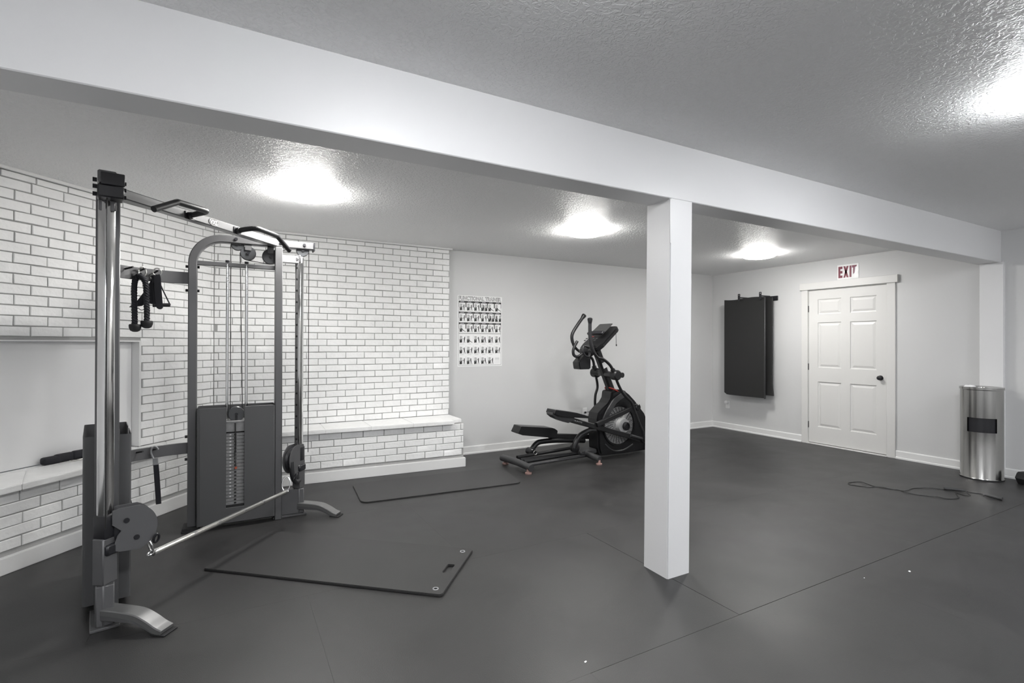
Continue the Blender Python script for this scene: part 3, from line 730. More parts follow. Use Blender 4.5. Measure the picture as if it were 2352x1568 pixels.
# dark strap lying on the ledge
GS = thing('wrist_wrap', 'dark rolled exercise wrap lying on the hearth ledge at the left', 'wrap', (-1.02, 4.6, .507))
def blob(b, p, sx, sy, sz, rz):
    box(b, p, (sx, sy, sz), Matrix.Rotation(rz, 3, 'Z'), min(sx, sy, sz)*.32, 3)
dd = Vector((.70, .71, 0)).normalized()
b = NB(); c = Vector((-1.060, 4.520, .531)); blob(b, c, .11, .055, .05, .75); blob(b, c+dd*.08+Vector((0, 0, .004)), .12, .055, .054, .8); obj('wrap_roll', b, M['web'], GS)
b = NB(); blob(b, c+dd*.19+Vector((0.01, -.01, .006)), .14, .06, .06, .7); blob(b, c+dd*.28+Vector((.02, -.02, .004)), .12, .055, .055, .75); obj('wrap_tail', b, M['web'], GS)
b = NB(); tube(b, spline([c+dd*.10+Vector((.02, -.05, -.02)), c+dd*.13+Vector((.03, -.06, -.02)), c+dd*.22+Vector((.03, -.06, -.018))], 4), .005, 7); obj('buckle', b, M['bar'], GS, label='bright metal buckle')

# ------------------------------------------------------------------ elliptical machine (world coordinates, axis along X)
yn, yf, yc = 4.46, 4.94, 4.70
EL = thing('elliptical_machine', 'black elliptical cross trainer behind the column with upright moving arms', 'exercise machine', (3.6, yc, 0))
def ep(name, b, m, p=EL, label=None, smooth=40): return obj(name, b, M[m], p, smooth=smooth, label=label)
body = [(3.885, .772), (4.0, .79), (4.075, .775), (4.16, .72), (4.25, .64), (4.40, .48), (4.475, .33), (4.50, .16), (4.50, .04), (4.09, .03), (3.72, .035), (3.69, .12), (3.685, .25), (3.672, .46), (3.69, .53), (3.752, .585), (3.83, .635), (3.872, .69)]
b = NB(); prism(b, rpoly(body, .03, 3), (0, yc+.1, 0), (1, 0, 0), (0, 0, 1), .2, .02); SH = ep('drive_shroud', b, 'ebody')
prism_y = yc-.102
ang = [pi*k/16 for k in range(32)]
b = NB(); fo = [(3.985+.245*cos(a), .372+.245*sin(a)) for a in ang]; fi = [(3.985+.222*cos(a), .372+.222*sin(a)) for a in ang]
prism(b, fo, (0, prism_y+.004, 0), (1, 0, 0), (0, 0, 1), .018, .004, [fi]); ep('shroud_ring', b, 'ebody', SH)
b = NB(); lathe(b, [(0, 0), (.218, 0), (.218, .006), (.10, .014), (0, .014)], (3.985, prism_y+.008, .372), (0, -1, 0), 40); FW = ep('flywheel_cover', b, 'flylat', label='grey lattice flywheel cover')
b = NB()
for k in range(28):
    a = 2*pi*k/28; p = Vector((3.985+.095*cos(a), prism_y-.007, .372+.095*sin(a))); q = Vector((3.985+.212*cos(a+.25), prism_y-.002, .372+.212*sin(a+.25))); tube(b, [p, q], .0035, 5)
ep('cover_ribs', b, 'egrey', FW)
b = NB(); lathe(b, [(0, 0), (.088, 0), (.09, .02), (.08, .05), (.0, .052)], (4.02, prism_y-.004, .37), (0, -1, 0), 32); CK = ep('crank_disc', b, 'cranksilver', label='silver crank disc')
b = NB(); lathe(b, [(.0, 0), (.05, 0), (.048, .03), (.034, .036), (.03, .02), (0, .02)], (4.04, prism_y-.05, .366), (0, -1, 0), 24); ep('crank_hub', b, 'black', CK)
b = NB(); prism(b, [(3.99, .44), (4.03, .43), (4.12, .53), (4.10, .55)], (0, prism_y-.01, 0), (1, 0, 0), (0, 0, 1), .03, .003); ep('crank_arm', b, 'cranksilver', CK)
b = NB(); sweep(b, spline([(4.085, prism_y, .74), (3.93, prism_y-.012, .67), (3.86, prism_y-.014, .60), (3.80, prism_y-.012, .52), (3.77, prism_y, .44)], 6), rrect(.07, .02, .006), up=(0, -1, 0)); ep('shroud_brow', b, 'egrey', SH)
b = NB(); sweep(b, spline([(3.78, prism_y+.004, .17), (3.9, prism_y, .085), (4.05, prism_y, .075), (4.2, prism_y+.002, .13)], 6), rrect(.016, .012, .003), up=(0, -1, 0)); ep('lower_trim', b, 'egrey', SH)
b = NB(); lathe(b, [(.085, 0), (.1, .004), (.1, .014), (.08, .02)], (3.96, yc, .768), (.42, 0, 1), 28, False); bmesh.ops.scale(b, vec=(.8, 1, 1), verts=b.verts[:], space=Matrix.Translation((-3.96, -yc, -.768))); ep('mast_collar', b, 'red', label='red collar at the foot of the mast')
b = NB(); sweep(b, [(3.965, yc, .74), (3.71, yc, 1.30)], rrect(.085, .085, .02), up=(0, -1, 0)); MS = ep('mast', b, 'eframe')
b = NB(); dm = Vector((3.71-3.965, 0, .56)).normalized(); o = Vector((3.815, yc-.0445, 1.082)); 
prism(b, [(-.028, -.04), (.028, -.04), (.028, .03), (-.028, .03)], o, (dm.z, 0, -dm.x), dm, .002); ep('warning_label', b, 'paper', MS, 'white warning sticker', smooth=0)
b = NB(); lathe(b, [(0, 0), (.03, 0), (.03, .46), (0, .46)], (3.855, yc+.23, .975), (0.18, -1, -.02), 20); ep('pivot_axle', b, 'eframe')
# console
cx0, cz0 = 3.62, 1.285; cd = Vector((.33, 0, .27)).normalized(); cu = Vector((-cd.z, 0, cd.x))
def console_pt(t, v, y): return Vector((cx0, y, cz0))+cd*t+cu*v
b = NB(); prism(b, rpoly([(-.03, -.16), (.06, -.185), (.36, -.17), (.40, -.12), (.40, .12), (.36, .17), (.06, .185), (-.03, .16)], .03, 4), Vector((cx0, yc, cz0)), cd, (0, 1, 0), -.05, .012); CN = ep('console', b, 'ebody')
b = NB(); prism(b, rpoly([(.22, -.125), (.375, -.12), (.375, .12), (.22, .125)], .015, 3), console_pt(0, .051, yc), cd, (0, 1, 0), -.003); ep('display', b, 'screen', CN)
b = NB(); box(b, console_pt(.185, .065, yc), (.05, .28, .03), Matrix((cd, Vector((0, 1, 0)), cd.cross(Vector((0, 1, 0))))).transposed(), .006); ep('tablet_ledge', b, 'black', CN)
b = NB(); 
for i in range(4):
    for j in range(2): box(b, console_pt(.06+.035*j, .053, yc-.09+.06*i), (.018, .03, .006), Matrix((cd, Vector((0, 1, 0)), cd.cross(Vector((0, 1, 0))))).transposed(), .002)
ep('buttons', b, 'egrey', CN)
b = NB(); box(b, console_pt(.13, .053, yc+.02), (.018, .06, .006), Matrix((cd, Vector((0, 1, 0)), cd.cross(Vector((0, 1, 0))))).transposed(), .002); ep('red_button', b, 'dullred', CN, 'dull red stop button')
b = NB(); box(b, (3.60, yc-.02, 1.245), (.14, .20, .10), Matrix.Rotation(-.5, 3, 'Y'), .03, 3); ep('console_neck', b, 'ebody', CN)
b = NB(); tube(b, spline([(3.885, yc-.155, 1.515), (3.885, yc-.165, 1.42), (3.89, yc-.165, 1.32)], 5), .0025, 6); cyl(b, (3.89, yc-.165, 1.32), (3.892, yc-.165, 1.30), .007, 8); ep('safety_cord', b, 'cable', CN)
b = NB(); tube(b, spline([(3.471, yc+.02, 1.355), (3.436, yc+.02, 1.30), (3.413, yc+.02, 1.244), (3.425, yc+.02, 1.195), (3.468, yc+.01, 1.178), (3.53, yc, 1.21), (3.62, yc, 1.255)], 6), .0165, 12); ep('fixed_grip', b, 'foam')
b = NB(); tube(b, spline([(3.50, yc-.16, 1.285), (3.41, yc-.19, 1.30), (3.385, yc-.2, 1.25), (3.414, yc-.2, 1.20), (3.46, yc-.2, 1.182), (3.50, yc-.17, 1.21), (3.60, yc-.05, 1.26)], 6), .013, 12); ep('fixed_grip', b, 'foam')
b = NB(); prism(b, rpoly([(3.43, 1.115), (3.51, 1.20), (3.60, 1.17), (3.60, 1.05), (3.58, 1.035), (3.445, 1.035), (3.435, 1.075)], .012, 3), (0, yc+.06, 0), (1, 0, 0), (0, 0, 1), .13, .01); ep('bottle_holder', b, 'ebody')
# moving arms
nh = [(3.451, yn, 1.55), (3.451, yn, 1.476), (3.454, yn, 1.384), (3.472, yn, 1.302), (3.504, yn, 1.233), (3.562, yn, 1.172), (3.626, yn, 1.158), (3.686, yn, 1.124), (3.746, yn, 1.072), (3.80, yn, .99)]
nl = [(3.815, yn, .95), (3.856, yn, .864), (3.926, yn, .76), (4.001, yn, .693), (4.06, yn, .639), (4.112, yn, .526), (4.172, yn, .399), (4.232, yn, .291), (4.25, yn, .20)]
fh = [(3.703, yf, 1.63), (3.635, yf, 1.549), (3.568, yf, 1.458), (3.553, yf, 1.398), (3.566, yf, 1.339), (3.593, yf, 1.289), (3.648, yf, 1.244), (3.70, yf, 1.219), (3.775, yf, 1.195), (3.836, yf, 1.162), (3.875, yf, 1.111), (3.893, yf, 1.0)]
fl = [(3.905, yf, .95), (3.923, yf, .903), (3.94, yf, .793), (3.906, yf, .686), (3.91, yf, .536), (3.97, yf, .42)]
for hi, lo, y, gx, s in ((nh, nl, yn, 3.80, 1), (fh, fl, yf, 3.895, -1)):
    b = NB(); tube(b, spline(hi, 5), .0165, 12); tube(b, spline(lo, 5), .0155, 12); AR = ep('moving_arm', b, 'eframe', label='curved black moving arm')
    h0, h1_ = Vector(hi[0]), Vector(hi[1]); dv = (h0-h1_).normalized()
    b = NB(); lathe(b, [(.017, -.012), (.02, 0), (.029, .042), (.027, .055), (.014, .062), (0, .063)], h0, dv, 16); ep('arm_knob', b, 'ebody', AR)
    b = NB(); gl = spline(hi[:5], 4); tube(b, gl, .0195, 12); ep('foam_sleeve', b, 'foam', AR)
    pv = Vector((gx+.015, y, .972)); b = NB(); lathe(b, [(0, -.05), (.045, -.05), (.058, -.035), (.058, .035), (.045, .05), (0, .05)], pv, (0, 1, 0), 24); ep('pivot_hub', b, 'egrey' if False else 'eframe', AR)
    b = NB(); d0 = (Vector(hi[-1])-Vector(hi[-2])).normalized(); cyl(b, Vector(hi[-1])-d0*.055, pv, .026, 16, .034); ep('arm_socket', b, 'eframe', AR)
b = NB(); tube(b, [(3.81, yn+.02, .975), (3.90, yf-.02, .975)], .034, 18); ep('pivot_tube', b, 'eframe')
# near pedal arm and foot plate
yp = yn+.05
def bar2(b, p0, p1, h_, wd, y): sweep(b, [(p0[0], y, p0[1]), (p1[0], y, p1[1])], rrect(wd, h_, .006), up=(0, 0, 1))
b = NB(); bar2(b, (3.08, .545), (4.25, .195), .056, .045, yp); PA = ep('pedal_arm', b, 'eframe', label='long black pedal arm nearest the room')
b = NB(); prism(b, rpoly([(2.983, .632), (3.25, .585), (3.42, .535), (3.40, .515), (3.05, .555), (2.965, .59)], .008, 3), (0, yp+.09, 0), (1, 0, 0), (0, 0, 1), .18, .006); FP = ep('foot_plate', b, 'ebody', PA)
b = NB(); prism(b, rpoly([(2.96, .60), (2.955, .575), (3.0, .54), (3.08, .505), (3.16, .478), (3.24, .50), (3.24, .56)], .006, 3), (0, yp+.06, 0), (1, 0, 0), (0, 0, 1), .12, .005); ep('plate_skirt', b, 'egrey', FP)
b = NB(); d = Vector((1.17, 0, -.35)).normalized(); o = Vector((3.155, yp-.0235, .523)); prism(b, [(0, -.022), (.235, -.022), (.235, .022), (0, .022)], o, d, (-d.z, 0, d.x), .0015); DC = ep('arm_decal', b, 'ink', PA, 'black decal with small white lettering')
b = NB(); text_fit(b, 'PRECOLINTE', o+Vector((.008, -.0018, -.006)), d, Vector((-d.z, 0, d.x)), .21, .014, .01); ep('decal_lettering', b, 'inkl', DC, smooth=0)
b = NB(); lathe(b, [(0, 0), (.016, 0), (.016, .20), (0, .20)], (4.06, yp-.034, .265), d, 14); ep('arm_sleeve', b, 'egrey', PA)
b = NB(); bar2(b, (3.56, .425), (4.10, .585), .05, .04, yn+.02); SW = ep('swing_link', b, 'eframe')
b = NB(); lathe(b, [(0, -.03), (.03, -.03), (.04, -.02), (.04, .02), (.03, .03), (0, .03)], (4.155, yn+.02, .585), (0, 1, 0), 20); ep('link_joint', b, 'ebody', SW)
b = NB(); lathe(b, [(0, -.03), (.03, -.03), (.036, -.02), (.036, .02), (.03, .03), (0, .03)], (4.255, yn+.03, .195), (0, 1, 0), 20); ep('arm_joint', b, 'ebody', PA)
b = NB(); tube(b, spline([(3.56, yp, .36), (3.47, yp, .36), (3.36, yp, .32), (3.30, yp, .25), (3.275, yp, .19)], 6), .03, 12, radii=None); LK = ep('roller_link', b, 'ebody')
b = NB(); lathe(b, [(0, -.035), (.03, -.035), (.05, -.02), (.05, .02), (.03, .035), (0, .035)], (3.30, yp+.02, .185), (0, 1, 0), 24); ep('track_roller', b, 'ebody', LK)
# far pedal arm
yq = yf-.05
b = NB(); bar2(b, (3.2, .27), (4.0, .185), .055, .045, yq); PB = ep('pedal_arm', b, 'eframe', label='long black pedal arm beside the wall')
b = NB(); prism(b, rpoly([(2.785, .42), (3.19, .372), (3.225, .36), (3.262, .335), (3.25, .25), (2.80, .322), (2.745, .345), (2.775, .395)], .01, 3), (0, yq+.09, 0), (1, 0, 0), (0, 0, 1), .18, .006); ep('foot_plate', b, 'ebody', PB)
b = NB(); tube(b, spline([(2.965, yq, .12), (2.99, yq, .16), (3.04, yq, .20), (3.11, yq, .212), (3.3, yq, .208), (3.56, yq, .185), (3.7, yq, .17)], 6), .03, 12); LK2 = ep('roller_link', b, 'eframe')
b = NB(); lathe(b, [(0, -.06), (.03, -.06), (.04, -.05), (.04, .05), (.03, .06), (0, .06)], (2.955, yq, .115), (0, 1, 0), 20); ep('track_roller', b, 'ebody', LK2)
b = NB(); pts = [(2.975+.022*cos(t), yq-.064, .11+.022*sin(t)) for t in [2*pi*k/20 for k in range(20)]]; tube(b, pts, .005, 6, True); ep('roller_ring', b, 'bar', LK2, 'bright ring on the roller')
# rails and stabilisers
for a_, c_, r, m_ in (((2.70, 4.60, .085), (3.32, 4.60, .105), .02, 'eframe'), ((2.70, 4.50, .075), (3.55, 4.62, .06), .016, 'egrey'), ((2.74, 4.82, .085), (3.55, 4.90, .10), .02, 'eframe'), ((2.70, 4.68, .085), (3.72, 4.70, .08), .022, 'eframe')):
    b = NB(); cyl(b, a_, c_, r, 14); ep('base_rail', b, m_)
b = NB(); tube(b, spline([(2.63, 4.96, .066), (2.645, 4.80, .07), (2.66, 4.69, .07), (2.665, 4.56, .068), (2.675, 4.41, .062)], 6), .036, 14); RS = ep('rear_stabilizer', b, 'egrey')
for y, z in ((4.93, .0), (4.44, .0)):
    b = NB(); lathe(b, [(0, 0), (.033, 0), (.035, .005), (.034, .016), (.018, .02), (.016, .05), (0, .05)], (2.655, y, z), n=18); ep('leveling_foot', b, 'pink', RS, 'pale leveling foot')
b = NB(); tube(b, spline([(3.53, 4.72, .085), (3.53, 4.6, .08), (3.535, 4.48, .068), (3.54, 4.40, .056)], 6), .034, 14); MSB = ep('middle_stabilizer', b, 'egrey')
b = NB(); lathe(b, [(0, 0), (.033, 0), (.035, .005), (.034, .014), (.018, .018), (.016, .05), (0, .05)], (3.54, 4.41, 0), n=18); ep('leveling_foot', b, 'pink', MSB, 'pale leveling foot')
b = NB(); bx(b, 3.45, 3.68, 4.62, 4.78, .07, .12, .01); ep('rail_bracket', b, 'egrey')
b = NB(); lathe(b, [(0, -.03), (.06, -.03), (.075, -.02), (.075, .02), (.06, .03), (0, .03)], (4.50, yc-.17, .075), (0, 1, 0), 24); ep('transport_wheel', b, 'rubber')
b = NB(); cyl(b, (4.50, yc-.2, .075), (4.50, yc+.2, .075), .03, 14); ep('front_axle', b, 'eframe')
b = NB(); tube(b, spline([(4.25, 5.552, .395), (4.27, 5.50, .39), (4.22, 5.35, .30), (4.1, 5.1, .1), (3.98, 4.95, .02), (3.95, 4.82, .06)], 6), .004, 6); ep('power_cord', b, 'cable')

# outlet plates
OP = thing('wall_outlet', 'white outlet plate on the back wall with the black elliptical plug', 'outlet', (4.23, YB, .39))
b = NB(); bx(b, 4.187, 4.265, YB-.006, YB, .335, .452, .002); obj('cover_plate', b, M['white'], OP)
b = NB(); bx(b, 4.215, 4.243, YB-.03, YB-.006, .378, .402, .005); obj('plug', b, M['black'], OP, label='black plug')
OQ = thing('wall_outlet', 'white outlet plate with white plug-in freshener below the hanging mats', 'outlet', (XR, 5.29, .39))
b = NB(); bx(b, XR-.006, XR, 5.255, 5.33, .325, .44, .002); obj('cover_plate', b, M['white'], OQ)
b = NB(); lathe(b, [(0, 0), (.024, 0), (.03, .015), (.026, .04), (.012, .05), (0, .05)], (XR-.006, 5.295, .42), (-1, 0, 0), 18); obj('plug_in', b, M['white'], OQ)

# ------------------------------------------------------------------ poster (flat print on the back wall)
PX0, PX1, PZ0, PZ1 = 2.354, 2.948, 1.05, 1.90
PO = thing('exercise_poster', 'white exercise chart poster with rows of small figures on the back wall', 'poster', (PX0, YB, PZ0))
b = NB(); bx(b, PX0, PX1, YB-.0015, YB-.0002, PZ0, PZ1); obj('poster_sheet', b, M['paper'], PO, smooth=0)
L0 = YB-.0019
def quad(b, x0, x1, z0, z1, y=L0, mi=0):
    f = b.faces.new([b.verts.new(p) for p in ((x0, y, z0), (x1, y, z0), (x1, y, z1), (x0, y, z1))]); f.material_index = mi
def seg2(b, p, q, wd, mi=0, y=L0-.0004):
    p, q = Vector((p[0], y, p[1])), Vector((q[0], y, q[1])); d = (q-p).normalized(); n_ = Vector((-d.z, 0, d.x))*wd/2
    f = b.faces.new([b.verts.new(v) for v in (p+n_, p-n_, q-n_, q+n_)]); f.material_index = mi
b = NB(); text_fit(b, 'FUNCTIONAL TRAINER', (PX0+.012, L0, PZ1-.057), (1, 0, 0), (0, 0, 1), PX1-PX0-.024, .048, .05); obj('title_outline', b, M['inkd'], PO, smooth=0)
b = NB(); text_fit(b, 'FUNCTIONAL TRAINER', (PX0+.0165, L0-.0005, PZ1-.0535), (1, 0, 0), (0, 0, 1), PX1-PX0-.033, .039, -.008); obj('title_lettering', b, M['paper'], PO, smooth=0)
b = NB(); X0, X1, Z0, Z1 = PX0+.012, PX1-.012, PZ0+.013, PZ1-.066
tones = [0, 1, 1, 2, 3, 3]
RH = (Z1-Z0)/6; CW = (X1-X0)/6
for x0, x1, z0, z1 in ((X0, X0+.003, Z0, Z1), (X1-.003, X1, Z0, Z1), (X0, X1, Z0, Z0+.003)): quad(b, x0, x1, z0, z1, L0, 1)
for r in range(6):
    zt = Z1-RH*r
    if r < 3:
        quad(b, X0, X1, zt-.022, zt, L0, tones[r])
        for c in range(7): quad(b, X0+CW*c-(.006 if c else 0), min(X0+CW*c+.006, X1), zt-.075, zt-.02, L0-.0001, tones[r])
    else:
        for c in range(6):
            if r == 5 and c == 5: continue
            if r == 3: quad(b, X0+CW*c, X0+CW*(c+1), zt-.010, zt+.004, L0, 3)
            else: quad(b, X0+CW*c+.022, X0+CW*c+.07, zt-.003, zt+.001, L0, 3)
            quad(b, X0+CW*c-.001, X0+CW*c+.002, zt-.07, zt-.02, L0, 3)
    if r < 3:
        for c in range(6): quad(b, X0+CW*c+.022, X0+CW*c+.07, zt-.014, zt-.009, L0-.0003, 4)
rp = random.Random(3)
for r in range(6):
    for c in range(6):
        cx = X0+CW*c; zb = Z1-RH*(r+1)+.014; H = RH-.05
        if r == 5 and c == 5:
            quad(b, cx+.012, cx+.07, zb+.05, zb+.075, L0, 4)
            for k in range(5): quad(b, cx+.012, cx+.078, zb+.01+.008*k, zb+.012+.008*k, L0, 4)
            continue
        two = (r, c) in ((0, 3), (1, 4), (1, 5))
        mx = cx+.018
        for mxx in ([mx] if not two else [mx-.002, mx+.048]):
            quad(b, mxx, mxx+.028, zb+.005, zb+H, L0, 3); seg2(b, (mxx+.002, zb), (mxx+.002, zb+H), .003, 2); seg2(b, (mxx, zb+H), (mxx+.03, zb+H-.006), .004, 2); seg2(b, (mxx+.026, zb+.01), (mxx+.026, zb+H-.01), .003, 3)
            for f in ((mxx-.004, mxx+.008, zb, zb+.042), (mxx+.014, mxx+.027, zb+.002, zb+.044)): quad(b, *f, L0-.0005, 0)
            quad(b, mxx, mxx+.02, zb+.004, zb+.03, L0-.0004, 1)
        fx = cx+.045+(.025 if not two else -.002)+rp.uniform(-.006, .006); lean = rp.uniform(-.008, .008)
        if (r, c) in ((0, 4), (0, 5), (2, 0), (3, 1)):
            seg2(b, (fx-.025, zb+.03), (fx-.004, zb+.014), .008, 0); seg2(b, (fx-.004, zb+.016), (fx+.018, zb+.004), .006, 1); quad(b, fx-.03, fx-.022, zb+.03, zb+.04, L0-.0006, 0)
        else:
            seg2(b, (fx-.008, zb), (fx+.001, zb+.03), .0055, 2); seg2(b, (fx+.012, zb), (fx+.002, zb+.03), .0055, 1); seg2(b, (fx+.001, zb+.024), (fx+lean, zb+.058), .011, 0)
            quad(b, fx+lean-.005, fx+lean+.005, zb+.058, zb+.071, L0-.0006, 0); seg2(b, (fx+lean, zb+.05), (fx-.02, zb+rp.choice((.06, .045, .03))), .0045, 1)
            if rp.random() < .5: seg2(b, (mx+.026, zb+H-.02), (fx-.018, zb+.05), .0015, 2)
obj('printed_figures', b, [M['ink'], M['inkd'], M['inkm'], M['inkl'], M['inkt']], PO, smooth=0)

# ------------------------------------------------------------------ exit sign
EX = thing('exit_sign', 'white EXIT sign with maroon letters and torn right side above the door', 'sign', (XR, 3.53, 2.147))
EXS = XR-.0035
b = NB(); bx(b, EXS, XR-.0002, 3.405, 3.658, 2.148, 2.332, .0005); obj('sign_plate', b, M['paper'], EX, smooth=0)
def letter(b, segs, y=EXS-.0005):
    for s in segs: f = b.faces.new([b.verts.new((y, p[0], p[1])) for p in s])
zl, zh = 2.168, 2.312; tk = .031
b = NB(); yl, yr = 3.645, 3.595
letter(b, [[(yl, zl), (yl, zh), (yl-.024, zh), (yl-.024, zl)]]+[[(yl-.022, z), (yr, z), (yr, z+tk), (yl-.022, z+tk)] for z in (zl, (zl+zh)/2-tk/2, zh-tk)])
yl, yr = 3.585, 3.522
letter(b, [[(yl, zh), (yl-.024, zh), (yr, zl), (yr+.024, zl)], [(yr+.024, zh), (yr, zh), (yl-.024, zl), (yl, zl)]])
letter(b, [[(3.512, zl), (3.512, zh), (3.489, zh), (3.489, zl)]])
letter(b, [[(3.484, zh-.02), (3.484, zh), (3.426, zh), (3.432, zh-.02)], [(3.468, zh-.10), (3.468, zh-.02), (3.455, zh-.02), (3.460, zh-.10)]])
obj('sign_lettering', b, M['maroon'], EX, smooth=0)
b = NB(); letter(b, [[(3.484, zh-tk), (3.484, zh-.012), (3.436, zh-.012), (3.446, zh-tk)], [(3.470, zl+.03), (3.468, zh-tk), (3.445, zh-tk), (3.452, zl+.05)]], EXS-.0004)
obj('faded_lettering', b, M['faded'], EX, smooth=0, label='faded stem of the torn letter T')
b = NB(); prism(b, [(-3.462, 2.19), (-3.45, 2.215), (-3.44, 2.26), (-3.428, 2.30), (-3.412, 2.305), (-3.402, 2.25), (-3.42, 2.215), (-3.404, 2.20), (-3.402, 2.17), (-3.43, 2.158)], (EXS-.001, 0, 0), (0, -1, 0), (0, 0, 1), .0025, .0008); obj('torn_flap', b, M['white'], EX, label='crumpled torn white flap')

# ------------------------------------------------------------------ mats hanging on the wall
HR = thing('mat_rack', 'black wall rack board with two upturned hooks holding the mats', 'rack', (XR, 4.8, 2.0))
b = NB(); bx(b, XR-.018, XR, 4.46, 5.1, 1.948, 2.012, .003); obj('rack_board', b, M['black'], HR)
for y in (4.93, 4.585):
    b = NB(); bx(b, XR-.215, XR-.002, y-.005, y+.005, 2.002, 2.02, .002); obj('hook_arm', b, M['black'], HR)
    x = XR-.222
    b = NB(); prism(b, rpoly([(-.018, -.05), (.018, -.05), (.018, .055), (-.018, .055)], .008, 3), (x+.005, y, 2.01), (0, -1, 0), (0, 0, 1), .008, .001, [circ2(0, .036, .008, 12)]); obj('hook_tip', b, M['black'], HR)
def hanging_mat(x, y0, y1, z0, z1, th, flare, round_left, label):
    t = thing('hanging_mat', label, 'exercise mat', (x, (y0+y1)/2, z0), group='exercise mats on the wall rack')
    b = NB(); ny, nz = 14, 24; V = {}
    for s in (0, 1):
        for i in range(ny+1):
            for j in range(nz+1):
                u, v = i/ny, j/nz; y = y0+(y1-y0)*u; z = z0+(z1-z0)*v
                e = min(u, 1-u); 
                if round_left and u > .9 and v < .06: z += (.03*((u-.9)/.1)**2)
                bow = .012*sin(pi*u)*(.3+.7*(1-v)); f = flare*max(0, .22-v)**2*18
                yy = y-(flare*.9*max(0, .12-v)*5 if u < .2 else 0)
                sag = .010*sin(u*pi*2)*v**6
                V[s, i, j] = b.verts.new((x-bow-f*.3+s*th, yy, z+sag))
    for i in range(ny):
        for j in range(nz):
            b.faces.new((V[0, i, j], V[0, i+1, j], V[0, i+1, j+1], V[0, i, j+1])); b.faces.new((V[1, i, j], V[1, i, j+1], V[1, i+1, j+1], V[1, i+1, j]))
    for i in range(ny):
        b.faces.new((V[0, i, 0], V[1, i, 0], V[1, i+1, 0], V[0, i+1, 0])); b.faces.new((V[0, i, nz], V[0, i+1, nz], V[1, i+1, nz], V[1, i, nz]))
    for j in range(nz):
        b.faces.new((V[0, 0, j], V[0, 0, j+1], V[1, 0, j+1], V[1, 0, j])); b.faces.new((V[0, ny, j], V[1, ny, j], V[1, ny, j+1], V[0, ny, j+1]))
    obj('mat_sheet', b, M['mat2'], t, smooth=50)
    return t
t = hanging_mat(6.600, 4.555, 5.212, .56, 1.995, .028, 0, True, 'thick black exercise mat hanging in front on the wall rack')
b = NB(); bx(b, 6.601, 6.627, 4.538, 4.557, .55, 1.99, .004); obj('edge_binding', b, M['egrey'], t)
hanging_mat(6.665, 4.475, 5.15, .60, 1.985, .022, .05, False, 'thinner black exercise mat hanging behind, its lower edge flared')

# ------------------------------------------------------------------ mats on the floor
def floor_mat(name, c, corners, th, r, label, holes=(), m='mat1'):
    t = thing(name, label, 'exercise mat', (c[0], c[1], 0))
    b = NB(); prism(b, rpoly(corners, r, 5), (0, 0, .0005), (1, 0, 0), (0, 1, 0), th, .0025, holes); obj('mat_sheet', b, M[m], t, smooth=30); return t
q0, q1, q2, q3 = Vector((-.139, 3.466)), Vector((.971, 2.5)), Vector((1.363, 2.963)), Vector((.253, 3.93))
d_ = (q1-q0).normalized(); s_ = (q2-q1).normalized(); mid = (q1+q2)/2
slot = [mid-d_*.045+s_*k for k in (-.055, .055)]+[mid-d_*.085+s_*k for k in (.055, -.055)]
eyes = [q1-d_*.055+s_*.055, q2-d_*.055-s_*.055]
FM = floor_mat('floor_mat', (.6, 3.2), [tuple(q) for q in (q0, q1, q2, q3)], .014, .022, 'dark grey floor mat with two eyelets and a handle slot, nearest the camera',
               [rpoly([tuple(q) for q in slot], .008, 3)]+[circ2(e.x, e.y, .0105, 14) for e in eyes])
for e in eyes:
    b = NB(); tube(b, [(e.x+.0135*cos(t), e.y+.0135*sin(t), .0145) for t in [2*pi*k/20 for k in range(20)]], .0035, 7, True); obj('eyelet', b, M['silver'], FM, label='metal eyelet')
floor_mat('floor_mat', (1.7, 4.5), [(1.0, 4.89), (.949, 4.271), (2.425, 4.168), (2.53, 4.80)], .010, .07, 'thin grey floor mat lying in front of the hearth beside the elliptical')

# ------------------------------------------------------------------ steel bin
TX, TY, TRD = 6.56, 2.16, .163
TB = thing('wipes_bin', 'brushed stainless steel cylinder bin with dark slot, by the right wall', 'bin', (TX, TY, 0))
vd = Vector((-TX, -TY, 0)).normalized(); a0 = math.atan2(vd.y, vd.x)+.02; HW = .70
b = NB(); n = 96; zs = [.0, .012, .02, .468, .608, .86, .878, .884, .905]; rs = [TRD+.002, TRD+.004, TRD, TRD, TRD, TRD, TRD, TRD+.006, TRD+.006]
rings = [[b.verts.new((TX+r*cos(a0+2*pi*k/n), TY+r*sin(a0+2*pi*k/n), z)) for k in range(n)] for z, r in zip(zs, rs)]
def in_slot(k): 
    a = 2*pi*(k+.5)/n; a = a if a < pi else a-2*pi
    return abs(a) < HW
for i in range(len(zs)-1):
    for k in range(n):
        if i == 3 and in_slot(k): continue
        b.faces.new((rings[i][k], rings[i][(k+1) % n], rings[i+1][(k+1) % n], rings[i+1][k]))
b.faces.new(rings[0][::-1])
obj('bin_body', b, M['steel'], TB, smooth=30)
b = NB(); kk_ = [k for k in range(-n//2, n//2) if abs(2*pi*(k+.5)/n) < HW]; r2 = TRD-.012
lo = [b.verts.new((TX+r2*cos(a0+2*pi*k/n), TY+r2*sin(a0+2*pi*k/n), .462)) for k in kk_+[kk_[-1]+1]]; hi = [b.verts.new((v.co.x, v.co.y, .614)) for v in lo]
for i in range(len(lo)-1): b.faces.new((lo[i], lo[i+1], hi[i+1], hi[i]))
obj('slot_flap', b, M['black'], TB, label='dark flap behind the slot', smooth=60)
